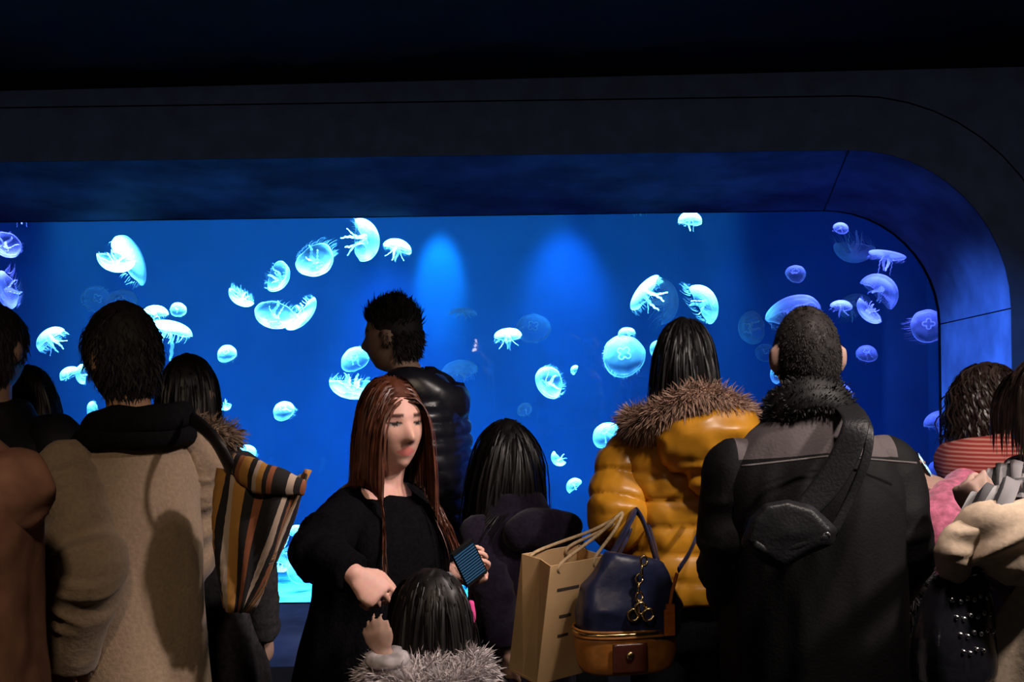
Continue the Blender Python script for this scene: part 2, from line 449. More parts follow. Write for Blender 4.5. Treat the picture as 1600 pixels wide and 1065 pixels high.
def bell_mesh(kind, seed):
    """unit-diameter bell, apex +Z, rim near z=0; outer and inner skin"""
    nr, na = 12, 40; rs = np.random.RandomState(seed); V = []; F = []
    H = {'flat': 0.20, 'dome': 0.34, 'cup': 0.42}[kind]; ph = rs.rand(4) * 6.28; bend = (rs.rand() - 0.5) * 0.5
    for skin in (0, 1):
        for i in range(nr + 1):
            u = i / nr
            for j in range(na):
                a = 2 * PI * j / na
                prof = math.sin(u * PI / 2 * (1.0 if kind != 'cup' else 1.12))
                r = 0.5 * prof
                z = H * math.cos(u * PI / 2 * (1.0 if kind != 'cup' else 1.12)) 
                lob = 1 + (0.010 * math.cos(8 * a + ph[0]) + 0.04 * math.sin(2 * a + ph[1]) + 0.03 * math.sin(3 * a + ph[2])) * u ** 3
                r *= lob
                z += 0.05 * u ** 2 * math.sin(2 * a + ph[3]) + 0.014 * u ** 4 * math.cos(8 * a + ph[0])
                x, y = r * math.cos(a), r * math.sin(a)
                z += bend * x * x * 0.8
                if skin: x *= 0.9; y *= 0.9; z = z * 0.82 + (0.0 if u < 0.98 else 0.0) - 0.012
                V.append((x, y, z))
    M = (nr + 1) * na
    for s in (0, 1):
        for i in range(nr):
            for j in range(na):
                q = (s * M + i * na + j, s * M + i * na + (j + 1) % na, s * M + (i + 1) * na + (j + 1) % na, s * M + (i + 1) * na + j)
                F.append(q if s == 0 else q[::-1])
    for j in range(na):
        F.append((nr * na + j, nr * na + (j + 1) % na, M + nr * na + (j + 1) % na, M + nr * na + j))
    return mesh_from('bell', V, F)
def ring_mesh():
    mb = MB(); pts = []
    for k in range(15):
        a = math.radians(-140 + 280 * k / 14); pts.append((0.062 * math.cos(a) , 0.062 * math.sin(a), 0.0))
    mb.loft(pts, [0.006] + [0.017] * 13 + [0.006], 7, (0, 0, 1)); return mb.mesh('gonad')
def arm_mesh(seed, length):
    """frilly ribbon hanging from the mouth"""
    rs = np.random.RandomState(seed); n = 16; V = []; F = []
    cx, cy = rs.randn(2) * 0.10; ph = rs.rand() * 6
    for i in range(n + 1):
        u = i / n
        x = 0.03 + 0.16 * u ** 0.7 + cx * u * u + 0.03 * math.sin(5 * u + ph); y = cy * u * u + 0.04 * math.sin(6 * u + ph); z = 0.12 - length * u
        wd = 0.05 * (1 - u) ** 0.6 + 0.012
        fr = 0.02 * math.sin(i * 2.1 + ph)
        V += [(x + fr, y - wd, z), (x - fr * 0.5, y, z + 0.01), (x + fr * 0.8, y + wd, z)]
    for i in range(n):
        for k in range(2): F.append((i * 3 + k, i * 3 + k + 1, i * 3 + 3 + k + 1, i * 3 + 3 + k))
    return mesh_from('oral_arm', V, F)
def fringe_mesh(seed, length):
    """fine marginal tentacles round the rim"""
    rs = np.random.RandomState(seed); V = []; F = []
    dx, dy = rs.randn(2) * 0.5
    for k in range(64):
        a = 2 * PI * k / 64 + rs.randn() * 0.03; ln = length * (0.5 + rs.rand()); r0 = 0.475; w_ = 0.005; b = len(V)
        for i in range(5):
            u = i / 4; r = r0 + 0.03 * math.sin(u * 3 + k)
            c = (r * math.cos(a) + dx * ln * u * u, r * math.sin(a) + dy * ln * u * u, -0.005 - ln * u * 0.8)
            ww = w_ * (1 - 0.8 * u)
            V += [(c[0] - ww * math.sin(a), c[1] + ww * math.cos(a), c[2]), (c[0] + ww * math.sin(a), c[1] - ww * math.cos(a), c[2])]
        F += [(b + 2 * i, b + 2 * i + 1, b + 2 * i + 3, b + 2 * i + 2) for i in range(4)]
    return mesh_from('fringe', V, F)
BELLS = {(k, s): bell_mesh(k, s) for k in ('flat', 'dome', 'cup') for s in (1, 2, 3)}
RING = ring_mesh()
ARMS = [arm_mesh(s, l) for s, l in ((1, 0.32), (2, 0.36), (3, 0.5), (4, 0.6), (5, 0.9), (6, 1.0))]
FRINGE = [fringe_mesh(s, l) for s, l in ((1, 0.10), (2, 0.16), (3, 0.24))]
for me in list(BELLS.values()): me.materials.append(mat_jelly)
for me in [RING] + ARMS + FRINGE: me.materials.append(mat_frill)

# px, py, long-axis px, apex direction in the picture plane (deg, 90 = up), facing (-1 away .. 1 towards the window), y in the tank, bell, arms (0 short 1 mid 2 long), label
J = [
 (33, 330, 44, 90, .1, 7.35, 'dome', 1, 'violet moon jellyfish with only its tentacle tips below the window top'),
 (8, 384, 50, 225, -.45, 7.5, 'dome', 0, 'violet moon jellyfish showing its hollow underside, upper one of two beside the dark-haired man'),
 (10, 453, 62, 200, .55, 7.4, 'dome', 0, 'violet moon jellyfish with crumpled bell just above the black-jacketed man'),
 (181, 411, 58, 262, .15, 7.25, 'dome', 0, 'glowing white upturned jellyfish touching a steep one, above the tan-coated man'),
 (210, 403, 84, 22, .12, 7.55, 'flat', 0, 'tall glowing white jellyfish tipped on edge above the tan-coated man'),
 (152, 467, 46, 100, -.9, 8.3, 'flat', 0, 'faint hazy blue jellyfish with four rings behind the tan-coated man'),
 (189, 469, 48, 80, .85, 8.15, 'flat', 0, 'faint hazy blue jellyfish overlapping its ringed twin above the tan-coated man'),
 (240, 488, 44, 95, .3, 7.3, 'dome', 0, 'pale cyan domed jellyfish just above a trailing jellyfish by the tan-coated man'),
 (279, 483, 26, 60, .75, 7.25, 'dome', 0, 'small round cyan jellyfish sitting on the trailing jellyfish'),
 (264, 508, 72, 78, .12, 7.5, 'flat', 2, 'cyan jellyfish with long trailing arms beside the tan-coated man\'s hair'),
 (76, 527, 50, 130, .15, 7.35, 'dome', 1, 'tilted cyan jellyfish between the two dark-haired men'),
 (107, 582, 32, 110, .4, 7.35, 'dome', 0, 'small pale blue jellyfish by the tan-coated man\'s cheek, farther from his skin'),
 (126, 584, 32, 180, .5, 7.2, 'dome', 0, 'bright small jellyfish half hidden by the tan-coated man\'s cheek'),
 (147, 646, 40, 200, .4, 7.2, 'dome', 0, 'bright jellyfish at the tan-coated man\'s neck and scarf'),
 (375, 466, 43, 238, .15, 7.25, 'dome', 0, 'small glowing white upturned jellyfish alone in dark water'),
 (354, 551, 30, 90, .85, 7.4, 'dome', 0, 'small round cyan jellyfish with a cross, above the fur-collared person'),
 (436, 434, 50, 330, -.65, 7.55, 'dome', 0, 'blue-cyan jellyfish turned away showing its open rim'),
 (493, 408, 62, 300, .6, 7.2, 'dome', 0, 'large round jellyfish glowing almost pure white'),
 (430, 495, 64, 268, .5, 7.18, 'dome', 0, 'glowing white oval jellyfish pressed against a slanted one'),
 (476, 495, 64, 318, .08, 7.5, 'flat', 0, 'slanted glowing white jellyfish pressed against an oval one'),
 (571, 373, 66, 8, .12, 7.25, 'cup', 1, 'glowing white jellyfish on its side with curling arms at the window top'),
 (622, 384, 45, 72, .12, 7.3, 'dome', 1, 'small white mushroom-shaped jellyfish with dangling arms'),
 (443, 640, 34, 100, .8, 7.35, 'dome', 0, 'round cyan jellyfish between the striped bag and the long-haired woman'),
 (350, 635, 22, 270, .4, 7.25, 'dome', 1, 'tiny pale jellyfish at the fur collar'),
 (552, 559, 46, 120, .8, 7.22, 'flat', 0, 'scalloped bright jellyfish in front of the quilted-jacket man\'s face'),
 (549, 606, 72, 262, .18, 7.3, 'dome', 0, 'white upturned jellyfish with blue rim above the long-haired woman'),
 (382, 707, 36, 90, .6, 7.4, 'dome', 0, 'cyan jellyfish peeking out above the striped bag'),
 (738, 735, 44, 170, .55, 7.25, 'dome', 0, 'bright jellyfish between the quilted jacket and the girl\'s hair'),
 (740, 832, 72, 90, .92, 7.5, 'flat', 0, 'large cyan jellyfish with four clear rings behind the phone'),
 (463, 828, 24, 90, .5, 7.4, 'dome', 0, 'small cyan jellyfish just beside the long-haired woman\'s elbow'),
 (438, 862, 46, 200, .3, 7.75, 'dome', 1, 'white jellyfish with frilly arms close to the tank floor'),
 (436, 886, 30, 260, .4, 7.25, 'dome', 0, 'small white jellyfish lowest of those over the pale tank floor'),
 (470, 893, 42, 40, .7, 7.45, 'flat', 0, 'pale cyan disc-like jellyfish over the tank floor by the black coat'),
 (723, 485, 43, 88, .08, 8.1, 'flat', 0, 'flat lens-shaped dim blue jellyfish beside the quilted-jacket man\'s hair'),
 (717, 575, 58, 100, .5, 8.0, 'flat', 0, 'dim blue ringed jellyfish above the quilted jacket\'s shoulder'),
 (793, 523, 43, 95, .18, 7.45, 'dome', 1, 'cyan umbrella-shaped jellyfish with two dangling arms'),
 (833, 510, 54, 90, .85, 8.35, 'flat', 0, 'large faint hazy jellyfish with four rings in mid tank'),
 (856, 599, 54, 205, .6, 7.25, 'dome', 0, 'bright cyan egg-shaped jellyfish in open water above the girl'),
 (819, 639, 24, 120, .75, 7.9, 'dome', 0, 'small dim blue jellyfish above the girl\'s head'),
 (897, 577, 16, 150, .1, 7.4, 'cup', 0, 'tiny cyan crescent of a jellyfish in open water'),
 (975, 553, 68, 95, .93, 7.4, 'flat', 0, 'largest round clear jellyfish with four rings beside the yellow jacket woman\'s hair'),
 (979, 519, 28, 100, .35, 7.2, 'dome', 0, 'small cyan jellyfish capping the largest ringed one'),
 (1024, 546, 28, 180, .5, 7.4, 'dome', 0, 'cyan jellyfish half hidden behind the yellow jacket woman\'s hair'),
 (947, 677, 47, 120, .6, 7.25, 'dome', 0, 'bright cyan jellyfish beside the yellow sleeve with a smaller one below'),
 (965, 705, 23, 300, .5, 7.35, 'dome', 0, 'small cyan jellyfish under a larger one beside the yellow jacket'),
 (871, 718, 26, 225, .12, 7.4, 'cup', 1, 'little cyan crescent jellyfish beside the girl\'s hair, upper of two'),
 (895, 757, 27, 135, .12, 7.4, 'cup', 0, 'little cyan crescent jellyfish above the paper bag, lower of two'),
 (947, 784, 37, 95, .6, 7.4, 'dome', 0, 'cyan jellyfish half covered by the yellow sleeve'),
 (1000, 648, 36, 110, .5, 7.4, 'dome', 0, 'cyan jellyfish peeking out at the brown fur trim'),
 (1002, 320, 48, 95, .35, 7.9, 'flat', 0, 'blue jellyfish cut off by the top edge of the window'),
 (1078, 342, 36, 90, .3, 7.3, 'cup', 1, 'round cyan jellyfish with short arms at the window top'),
 (1003, 454, 70, 142, .06, 7.35, 'flat', 1, 'thin slanted cyan jellyfish seen edge-on beside a violet one'),
 (1043, 470, 72, 2, .22, 7.9, 'dome', 1, 'upright violet-blue jellyfish bulging sideways with ragged arms'),
 (1102, 472, 66, 28, .45, 7.25, 'dome', 0, 'tall bright cyan oval jellyfish above the yellow jacket woman'),
 (1172, 512, 52, 182, .6, 8.05, 'dome', 0, 'dim blue oval jellyfish between the two heads'),
 (1243, 426, 32, 100, .8, 7.25, 'dome', 0, 'small round cyan jellyfish above the short-haired man'),
 (1239, 485, 84, 108, .33, 7.25, 'dome', 0, 'wide glowing cyan jellyfish resting behind the short-haired man\'s crown'),
 (1197, 549, 32, 90, .85, 8.35, 'flat', 0, 'very faint blue jellyfish by the short-haired man\'s ear'),
 (1212, 586, 28, 180, .4, 7.4, 'dome', 0, 'cyan sliver of a jellyfish at the short-haired man\'s neck'),
 (1324, 613, 28, 30, .4, 7.4, 'dome', 0, 'blue jellyfish peeking out behind the black fur collar'),
 (1314, 355, 24, 90, .7, 7.5, 'dome', 0, 'small round violet jellyfish near the rounded window corner'),
 (1335, 394, 62, 262, .25, 7.75, 'dome', 1, 'violet upturned jellyfish with ragged arms on top'),
 (1387, 397, 58, 80, .1, 7.25, 'flat', 1, 'violet jellyfish with a row of hanging tentacles near the rounded corner'),
 (1378, 451, 64, 48, .08, 7.6, 'cup', 0, 'violet jellyfish folded into a curved band'),
 (1333, 474, 50, 120, .4, 8.0, 'dome', 1, 'dim violet jellyfish behind two brighter ones'),
 (1314, 477, 33, 90, .28, 7.4, 'dome', 1, 'small violet mushroom-shaped jellyfish with ruffled arms'),
 (1356, 487, 50, 222, -.3, 7.35, 'dome', 0, 'bright violet slanted jellyfish showing its hollow inside'),
 (1354, 551, 33, 100, .7, 7.6, 'dome', 0, 'lone violet ring-like jellyfish above the short-haired man\'s shoulder'),
 (1451, 507, 56, 120, .85, 7.35, 'flat', 0, 'violet ringed jellyfish cut off by the window\'s side edge'),
 (1466, 654, 48, 110, .1, 7.3, 'dome', 2, 'violet-blue jellyfish with trailing arms at the window\'s side edge'),
 (1474, 735, 48, 100, .7, 7.6, 'dome', 0, 'dim violet jellyfish low at the window\'s side edge'),
]
for q, (px, py, dpx, ang, fc, y, kind, arms, lab) in enumerate(J):
    p = P(px, py, y); D = dpx * y / FPX
    a = math.radians(ang) + ROLL * 0
    s = math.sqrt(max(0, 1 - fc * fc))
    n = Vector((math.cos(a) * s, -fc, math.sin(a) * s)).normalized()
    root = empty('jellyfish', p)
    rot = n.to_track_quat('Z', 'Y'); rs = random.Random(q * 3 + 1)
    root.rotation_euler = (rot.to_matrix() @ Matrix.Rotation(rs.uniform(0, 6.28), 3, 'Z')).to_euler()
    root.scale = (D, D, D)
    bell = obj('bell', BELLS[(kind, 1 + q % 3)], None, root); bell.location.z = -0.1
    H = {'flat': 0.20, 'dome': 0.34, 'cup': 0.42}[kind]
    if dpx >= 30:
        for k in range(4):
            g = obj('gonad', RING, None, root); b = k * PI / 2 + 0.4
            g.location = (0.105 * math.cos(b), 0.105 * math.sin(b), H * 0.72 - 0.1); g.rotation_euler = (0, 0, b)
    if dpx >= 20 and not (abs(fc) > 0.8 and dpx >= 30):
        for k in range(4 if dpx > 40 else 2):
            am = obj('oral_arm', ARMS[2 * arms + (k + q) % 2], None, root); am.rotation_euler = (0, 0, k * PI / 2 + (0.9 if dpx > 40 else 0)); am.location.z = -0.08
            if abs(fc) > .7: am.scale = (1, 1, 0.5)
    fr = obj('tentacle_fringe', FRINGE[(q + arms) % 3 if dpx > 40 else 0], None, root, kind='stuff'); fr.location.z = -0.1
    tag(root, lab, 'jellyfish', 'moon jellyfish drifting in the tank')
# ------------------------------------------------------------------ people: toolkit
HAIR_BLACK = (0.012, 0.010, 0.010)
def smst(a, b, x):
    t = np.clip((x - a) / (b - a + 1e-9), 0, 1); return t * t * (3 - 2 * t)

def head_geo(k):
    """adult-size head about its centre, face +Y; k scales it"""
    nu, nv = 56, 44; a, b, h = 0.073, 0.095, 0.115
    V = [(0, 0, h)]
    for j in range(1, nv):
        th = PI * j / nv
        for i in range(nu):
            ph = 2 * PI * i / nu
            st = math.sin(th) ** 0.86
            x, y, z = a * st * math.cos(ph), b * st * math.sin(ph), h * math.cos(th)
            zn = z / h; q = max(0.0, (-zn - 0.05) / 0.95); front = max(0.0, math.sin(ph)) ** 1.5
            x *= 1 - 0.26 * q ** 1.2
            if y < 0: y *= 1 - 0.42 * q
            else: y = y * (1 - 0.10 * q) + 0.006 * q * front
            if zn > 0.2: y -= 0.006 * front * (zn - 0.2)
            ax = abs(x)
            nose = 0.026 * float(smst(0.018, -0.026, z)) * (1 - float(smst(-0.030, -0.044, z))) * math.exp(-(x / (0.0105 + 0.004 * float(smst(0.0, -0.03, z)))) ** 2)
            f = front
            y += f * nose
            y -= f * 0.010 * math.exp(-((ax - 0.031) / 0.016) ** 2 - ((z - 0.009) / 0.012) ** 2)
            y += f * 0.005 * math.exp(-((ax - 0.031) / 0.010) ** 2 - ((z - 0.006) / 0.006) ** 2)
            y += f * 0.004 * math.exp(-((z - 0.027) / 0.008) ** 2) * math.exp(-((ax - 0.028) / 0.025) ** 2)
            y += f * 0.0075 * math.exp(-(x / 0.020) ** 2 - ((z + 0.052) / 0.006) ** 2)
            y += f * 0.0075 * math.exp(-(x / 0.018) ** 2 - ((z + 0.065) / 0.006) ** 2)
            y -= f * 0.004 * math.exp(-(x / 0.022) ** 2 - ((z + 0.0585) / 0.003) ** 2)
            y += f * 0.009 * math.exp(-(x / 0.020) ** 2 - ((z + 0.093) / 0.014) ** 2)
            y += f * 0.004 * math.exp(-((ax - 0.042) / 0.015) ** 2 - ((z + 0.022) / 0.018) ** 2)
            V.append((x, y, z))
    V.append((0, 0.01, -h)); F = []
    for i in range(nu):
        F.append((0, 1 + i, 1 + (i + 1) % nu))
        for j in range(nv - 2):
            q = 1 + j * nu; F.append((q + i, q + nu + i, q + nu + (i + 1) % nu, q + (i + 1) % nu))
        q = 1 + (nv - 2) * nu; F.append((q + (i + 1) % nu, q + i, len(V) - 1))
    return np.array(V) * k, F

def rotz(a): c, s = math.cos(a), math.sin(a); return np.array([[c, -s, 0], [s, c, 0], [0, 0, 1.0]])
def rotx(a): c, s = math.cos(a), math.sin(a); return np.array([[1.0, 0, 0], [0, c, -s], [0, s, c]])
def roty(a): c, s = math.cos(a), math.sin(a); return np.array([[c, 0, s], [0, 1.0, 0], [-s, 0, c]])
def nrm(v): v = np.asarray(v, float); return v / (np.linalg.norm(v) + 1e-12)

def hand_geo(mb, wrist, direc, palm, k=1.0, curl=0.5, side=1, thumb=0.5, curls=None):
    """palm block, four fingers of unequal length with two bends, thumb from the side of the palm.
    direc: wrist -> knuckles, palm: the way the palm faces; side: +1 thumb on cross(direc, palm)"""
    d = nrm(direc); n = nrm(np.asarray(palm, float) - d * np.dot(palm, d)); s = np.cross(d, n) * side
    W = np.asarray(wrist, float)
    mb.loft([W - d * 0.02 * k, W + d * 0.01 * k, W + d * 0.04 * k, W + d * 0.075 * k, W + d * 0.092 * k],
            [(0.026 * k, 0.019 * k), (0.029 * k, 0.018 * k), (0.038 * k, 0.016 * k), (0.041 * k, 0.014 * k), (0.036 * k, 0.010 * k)], 14, n, 2.6)
    for q, (off, ln) in enumerate(((0.036, 0.074), (0.0122, 0.082), (-0.0118, 0.077), (-0.0345, 0.060))):
        c = (curls[q] if curls else curl)
        p = W + d * (0.082 - 0.006 * abs(q - 1)) * k + s * off * k; pts = [p - d * 0.02 * k, p]; ang = 0.15 * c
        for fr, bd in ((0.45, 0.9), (0.31, 1.2), (0.24, 0.8)):
            ang += bd * c
            dr = d * math.cos(ang) + n * math.sin(ang) + s * off * 0.8
            p = p + nrm(dr) * ln * fr * k; pts.append(p)
        mb.limb(pts, [0.0086 * k, 0.0086 * k, 0.0080 * k, 0.0074 * k, 0.0062 * k], 9, None, 3)
    b = W + d * 0.026 * k + s * 0.026 * k
    t1 = nrm(s * (1 - 0.55 * thumb) + d * 0.75 + n * 0.55 * thumb); t2 = nrm(d * 0.95 + s * (0.35 - 0.5 * thumb) + n * 0.6 * thumb)
    p1 = b + t1 * 0.034 * k; p2 = p1 + t2 * 0.030 * k; p3 = p2 + nrm(t2 + n * 0.25 * thumb) * 0.024 * k
    mb.limb([b - t1 * 0.012 * k, b, p1, p2, p3], [0.013 * k, 0.0135 * k, 0.0105 * k, 0.0095 * k, 0.0075 * k], 9, None, 3)

def chain_param(V, chain):
    """arc length along a polyline, distance to it, and the axis direction there"""
    chain = np.asarray(chain, float); best = np.full(len(V), 1e9); T = np.zeros(len(V)); A = np.zeros((len(V), 3)); t0 = 0
    for a, b in zip(chain[:-1], chain[1:]):
        ab = b - a; L = np.linalg.norm(ab); u = np.clip(((V - a) @ ab) / (L * L), 0, 1)
        dist = np.linalg.norm(V - (a + u[:, None] * ab), axis=1); m = dist < best
        best[m] = dist[m]; T[m] = t0 + u[m] * L; A[m] = ab / L; t0 += L
    return T, best, A

class Person:
    def __init__(s, label, px, d, yaw, H, headH=0.228, head_yaw=0, head_pitch=0, head_tilt=0, head_fwd=0.02, headx=0.0, shoulder=0.175, group='aquarium visitors'):
        s.side_low = -0.3; s.H = H; s.s = H / 1.70; s.yaw = math.radians(yaw); g = P(px, 532, d)
        s.root = empty('person', (g.x, d, 0), s.yaw); s.org = np.array((g.x, d, 0.0))
        tag(s.root, label, 'person', group)
        s.Ri = rotz(-s.yaw); k = s.s; s.k = headH / 0.23
        s.hc = np.array((headx, head_fwd, H - headH / 2))
        s.HR = rotz(math.radians(head_yaw)) @ rotx(math.radians(head_pitch)) @ roty(math.radians(head_tilt))
        s.sh = {1: np.array((shoulder * k, 0, 1.34 * k)), -1: np.array((-shoulder * k, 0, 1.34 * k))}
        s.el = {q: np.array((q * (shoulder + 0.05) * k, -0.02 * k, 1.09 * k)) for q in (1, -1)}
        s.wr = {q: np.array((q * (shoulder + 0.04) * k, 0.07 * k, 0.85 * k)) for q in (1, -1)}
    def L(s, px, py, d):
        return s.Ri @ (np.array(P(px, py, d)) - s.org)
    def W2L(s, v): return s.Ri @ np.asarray(v, float)
    def arm(s, q, elbow, wrist):
        s.el[q] = np.asarray(elbow, float); s.wr[q] = np.asarray(wrist, float)
    def body(s, voxel=0.009, skin=(0.55, 0.34, 0.24), hands={}, scalp=HAIR_BLACK, face=False, ears=True, slim=0.86, scalp_front=0.30):
        k = s.s; mb = MB()
        R = [(0.84, .13, .10), (0.93, .16, .115), (1.03, .135, .10), (1.13, .128, .098), (1.27, .15, .105), (1.37, .15, .09), (1.42, .10, .07)]
        mb.loft([(0, 0, z * k) for z, a, b in R], [(a * k * slim, b * k * slim) for z, a, b in R], 18, (0, 1, 0), 2.3)
        hk = s.k
        nb = np.array((0, -0.005, 1.40 * k)); nt = s.hc + s.HR @ np.array((0, -0.018, -0.07)) * hk
        mb.limb([nb, (nb + nt) / 2, nt], [0.058 * hk, 0.052 * hk, 0.054 * hk], 14, (0, 1, 0), 3)
        hv, hf = head_geo(hk); mb.add(hv @ s.HR.T + s.hc, hf)
        if ears:
            for q in (1, -1):
                c = s.hc + s.HR @ (np.array((q * 0.077, -0.008, -0.004)) * hk)
                mb.ell(c, np.array((0.008, 0.019, 0.032)) * hk, s.HR @ rotz(-q * 0.45) @ rotx(-0.15), 12, 8)
                mb.ell(c + s.HR @ (np.array((q * 0.004, -0.010, 0.006)) * hk), np.array((0.006, 0.010, 0.024)) * hk, s.HR @ rotz(-q * 0.6), 10, 8)
        for q in (1, -1):
            mb.limb([s.sh[q] * np.array((0.8, 1, 1)), s.sh[q], (s.sh[q] + s.el[q]) / 2, s.el[q], (s.el[q] * 0.6 + s.wr[q] * 0.4), s.wr[q]],
                    [0.05 * k * slim, 0.05 * k * slim, 0.045 * k * slim, 0.038 * k, 0.036 * k, 0.025 * k], 12)
            h = hands.get(q)
            if h is None: h = dict(direc=s.wr[q] - s.el[q], palm=(-q, 0.2, 0), curl=0.3)
            h = dict(h); hs = h.pop('size', 1.0)
            hand_geo(mb, s.wr[q], k=hs * (0.92 if s.H > 1.45 else 0.72), side=h.pop('side', -q), **h)
            hp = np.array((q * 0.085 * k, 0, 0.88 * k)); kn = np.array((q * 0.095 * k, 0.015, 0.47 * k)); an = np.array((q * 0.10 * k, -0.01, 0.09 * k))
            mb.limb([hp, (hp + kn) / 2, kn, (kn * .6 + an * .4), an], [0.08 * k * slim, 0.072 * k * slim, 0.05 * k, 0.05 * k, 0.035 * k], 12)
            mb.limb([an + (0, -0.02, -0.045 * k), an + (0, 0.07 * k, -0.055 * k), an + (0, 0.13 * k, -0.065 * k)], [0.032 * k, 0.030 * k, 0.02 * k], 10)
        me = remesh(mb, 'body', voxel, 2)
        V = getv(me); U = ((V - s.hc) @ s.HR) / hk
        C = np.tile(np.array((*skin, 1.0)), (len(V), 1))
        x, y, z = U[:, 0], U[:, 1], U[:, 2]; ax = np.abs(x); inh = (np.abs(z) < 0.125) & (ax < 0.1) & (np.abs(y) < 0.13)
        sc = inh & (((z > 0.075) | ((y < scalp_front * 0.1) & (z > -0.05) & (ax < 0.082) & (((y < -0.03) | (z > 0.035))))) )
        C[sc, :3] = scalp
        fr = inh & (y > 0.055)
        lips = fr & (np.abs(z + 0.0585) < 0.0115 * (1 - (ax / 0.026) ** 2)) & (ax < 0.025); C[lips, :3] = np.array(skin) * (1.0, 0.55, 0.6)
        brow = inh & (y > 0.045) & (np.abs(z - 0.0285 - 0.05 * (0.03 - ax) * (ax > 0.03) * -1) < 0.0038) & (ax > 0.013) & (ax < 0.050); C[brow, :3] = np.array(scalp) * 1.5 + 0.01
        eye = inh & (y > 0.045) & (np.abs(z - 0.0075) < 0.0052 * (1 - ((ax - 0.031) / 0.016) ** 2)) & (np.abs(ax - 0.031) < 0.0155)
        C[eye, :3] = (0.35, 0.30, 0.28); C[eye & (np.abs(ax - 0.031) < 0.007), :3] = (0.012, 0.008, 0.006)
        lid = inh & (y > 0.045) & (np.abs(z - 0.0125) < 0.002) & (np.abs(ax - 0.031) < 0.017); C[lid, :3] = (0.02, 0.014, 0.012)
        at = me.color_attributes.new('tone', 'FLOAT_COLOR', 'POINT'); at.data.foreach_set('color', C.ravel())
        return obj('body', me, attrmat('skin_with_features'), s.root)
    def garment(s, name, mat, rings, sleeve=None, voxel=0.012, it=4, hood=None, extra=None, fold=0.006, wrinkle=0.008, quilt=None, seed=1, power=2.5, sides=(1, -1), cut=None, sleeve_end=0.0, fscale=(13, 13, 2.5)):
        """one clothing shell: trunk rings (z, rx, ry[, yo, xo]) in metres plus sleeves along the posed arms"""
        mb = MB(); rings = [tuple(r) + (0,) * (5 - len(r)) for r in rings]
        pts, rad = spline([(r[4], r[3], r[0]) for r in rings], [(r[1], r[2]) for r in rings], 3)
        mb.loft(pts, [tuple(r) for r in rad], 28, (0, 1, 0), power)
        if sleeve:
            for q in sides: mb.ell(s.sh[q] * np.array((0.93, 1, 1)) - (0, 0, 0.01), (sleeve[0] * 0.95,) * 3)
        if extra: extra(mb)
        me = remesh(mb, name, voxel, it); V = getv(me); Nn = getn(me)
        def base(V, sd): return fold * vnoise(V * np.array(fscale) + sd * 7.3, sd) + fold * 0.5 * vnoise(V * np.array(fscale) * 2.3 + sd, sd + 1)
        D = base(V, seed)
        if quilt:
            D = D + quilt[1] * (np.abs(np.sin(PI * (V[:, 2] + 0.012 * vnoise(V * 5, 3)) / quilt[0])) ** 0.35 - 0.7)
        setv(me, V + Nn * D[:, None])
        o = obj(name, me, mat, s.root)
        if sleeve:
            for q in sides:
                S0 = s.sh[q] * np.array((0.80, 1, 1)); e, wv = s.el[q], s.wr[q]; wv = wv + nrm(e - wv) * sleeve_end
                ch = [S0, s.sh[q], (s.sh[q] + e) / 2, e, (e + wv) / 2, wv]
                mb = MB(); P2, R2 = spline(ch, [sleeve[0] * 0.9, sleeve[0], sleeve[1], sleeve[2], sleeve[3], sleeve[4]], 4)
                mb.loft(P2, [tuple(r) for r in R2], 18); mb.ell(s.sh[q], (sleeve[0] * 0.98,) * 3); mb.ell(e, (sleeve[2] * 0.98,) * 3)
                me = remesh(mb, 'sleeve', voxel * 0.85, it); V = getv(me); Nn = getn(me); chain = np.array([s.sh[q], e, wv])
                T, dist, A = chain_param(V, chain); le = np.linalg.norm(chain[1] - chain[0]); g = 0.42 + np.exp(-((T - le) / 0.11) ** 2)
                rel = V - e
                pat = vnoise(np.stack([T * 22 + rel @ np.array((4, 6, 2)), rel[:, 0] * 6, rel[:, 1] * 6 + rel[:, 2] * 3], 1), seed + 3 + q)
                D = 0.5 * base(V, seed + 9) + wrinkle * g * (0.55 - 1.5 * np.abs(pat))
                if quilt: D = D + quilt[1] * (np.abs(np.sin(PI * T / quilt[0])) ** 0.38 - 0.7)
                setv(me, V + Nn * D[:, None]); obj('sleeve', me, mat, o)
        return o
    def legs(s, mat, shoe_mat, rad=0.085, name='trousers', voxel=0.016, hem=0.06):
        k = s.s; mb = MB()
        mb.loft([(0, 0, z * k) for z in (0.80, 0.86, 0.94, 1.02)], [(0.15 * k, 0.11 * k), (0.165 * k, 0.12 * k), (0.168 * k, 0.122 * k), (0.15 * k, 0.11 * k)], 18, (0, 1, 0), 2.3)
        for q in (1, -1):
            mb.loft([(q * 0.085 * k, 0, 0.86 * k), (q * 0.09 * k, 0.005, 0.65 * k), (q * 0.095 * k, 0.012, 0.46 * k), (q * 0.10 * k, 0, 0.25 * k), (q * 0.10 * k, -0.005, hem)],
                    [rad * k, rad * 0.95 * k, rad * 0.78 * k, rad * 0.74 * k, rad * 0.72 * k], 16, (0, 1, 0))
        me = remesh(mb, name, voxel, 3); V = getv(me); setv(me, V + getn(me) * (0.005 * vnoise(V * np.array((10, 10, 18)), 5))[:, None])
        obj(name, me, mat, s.root)
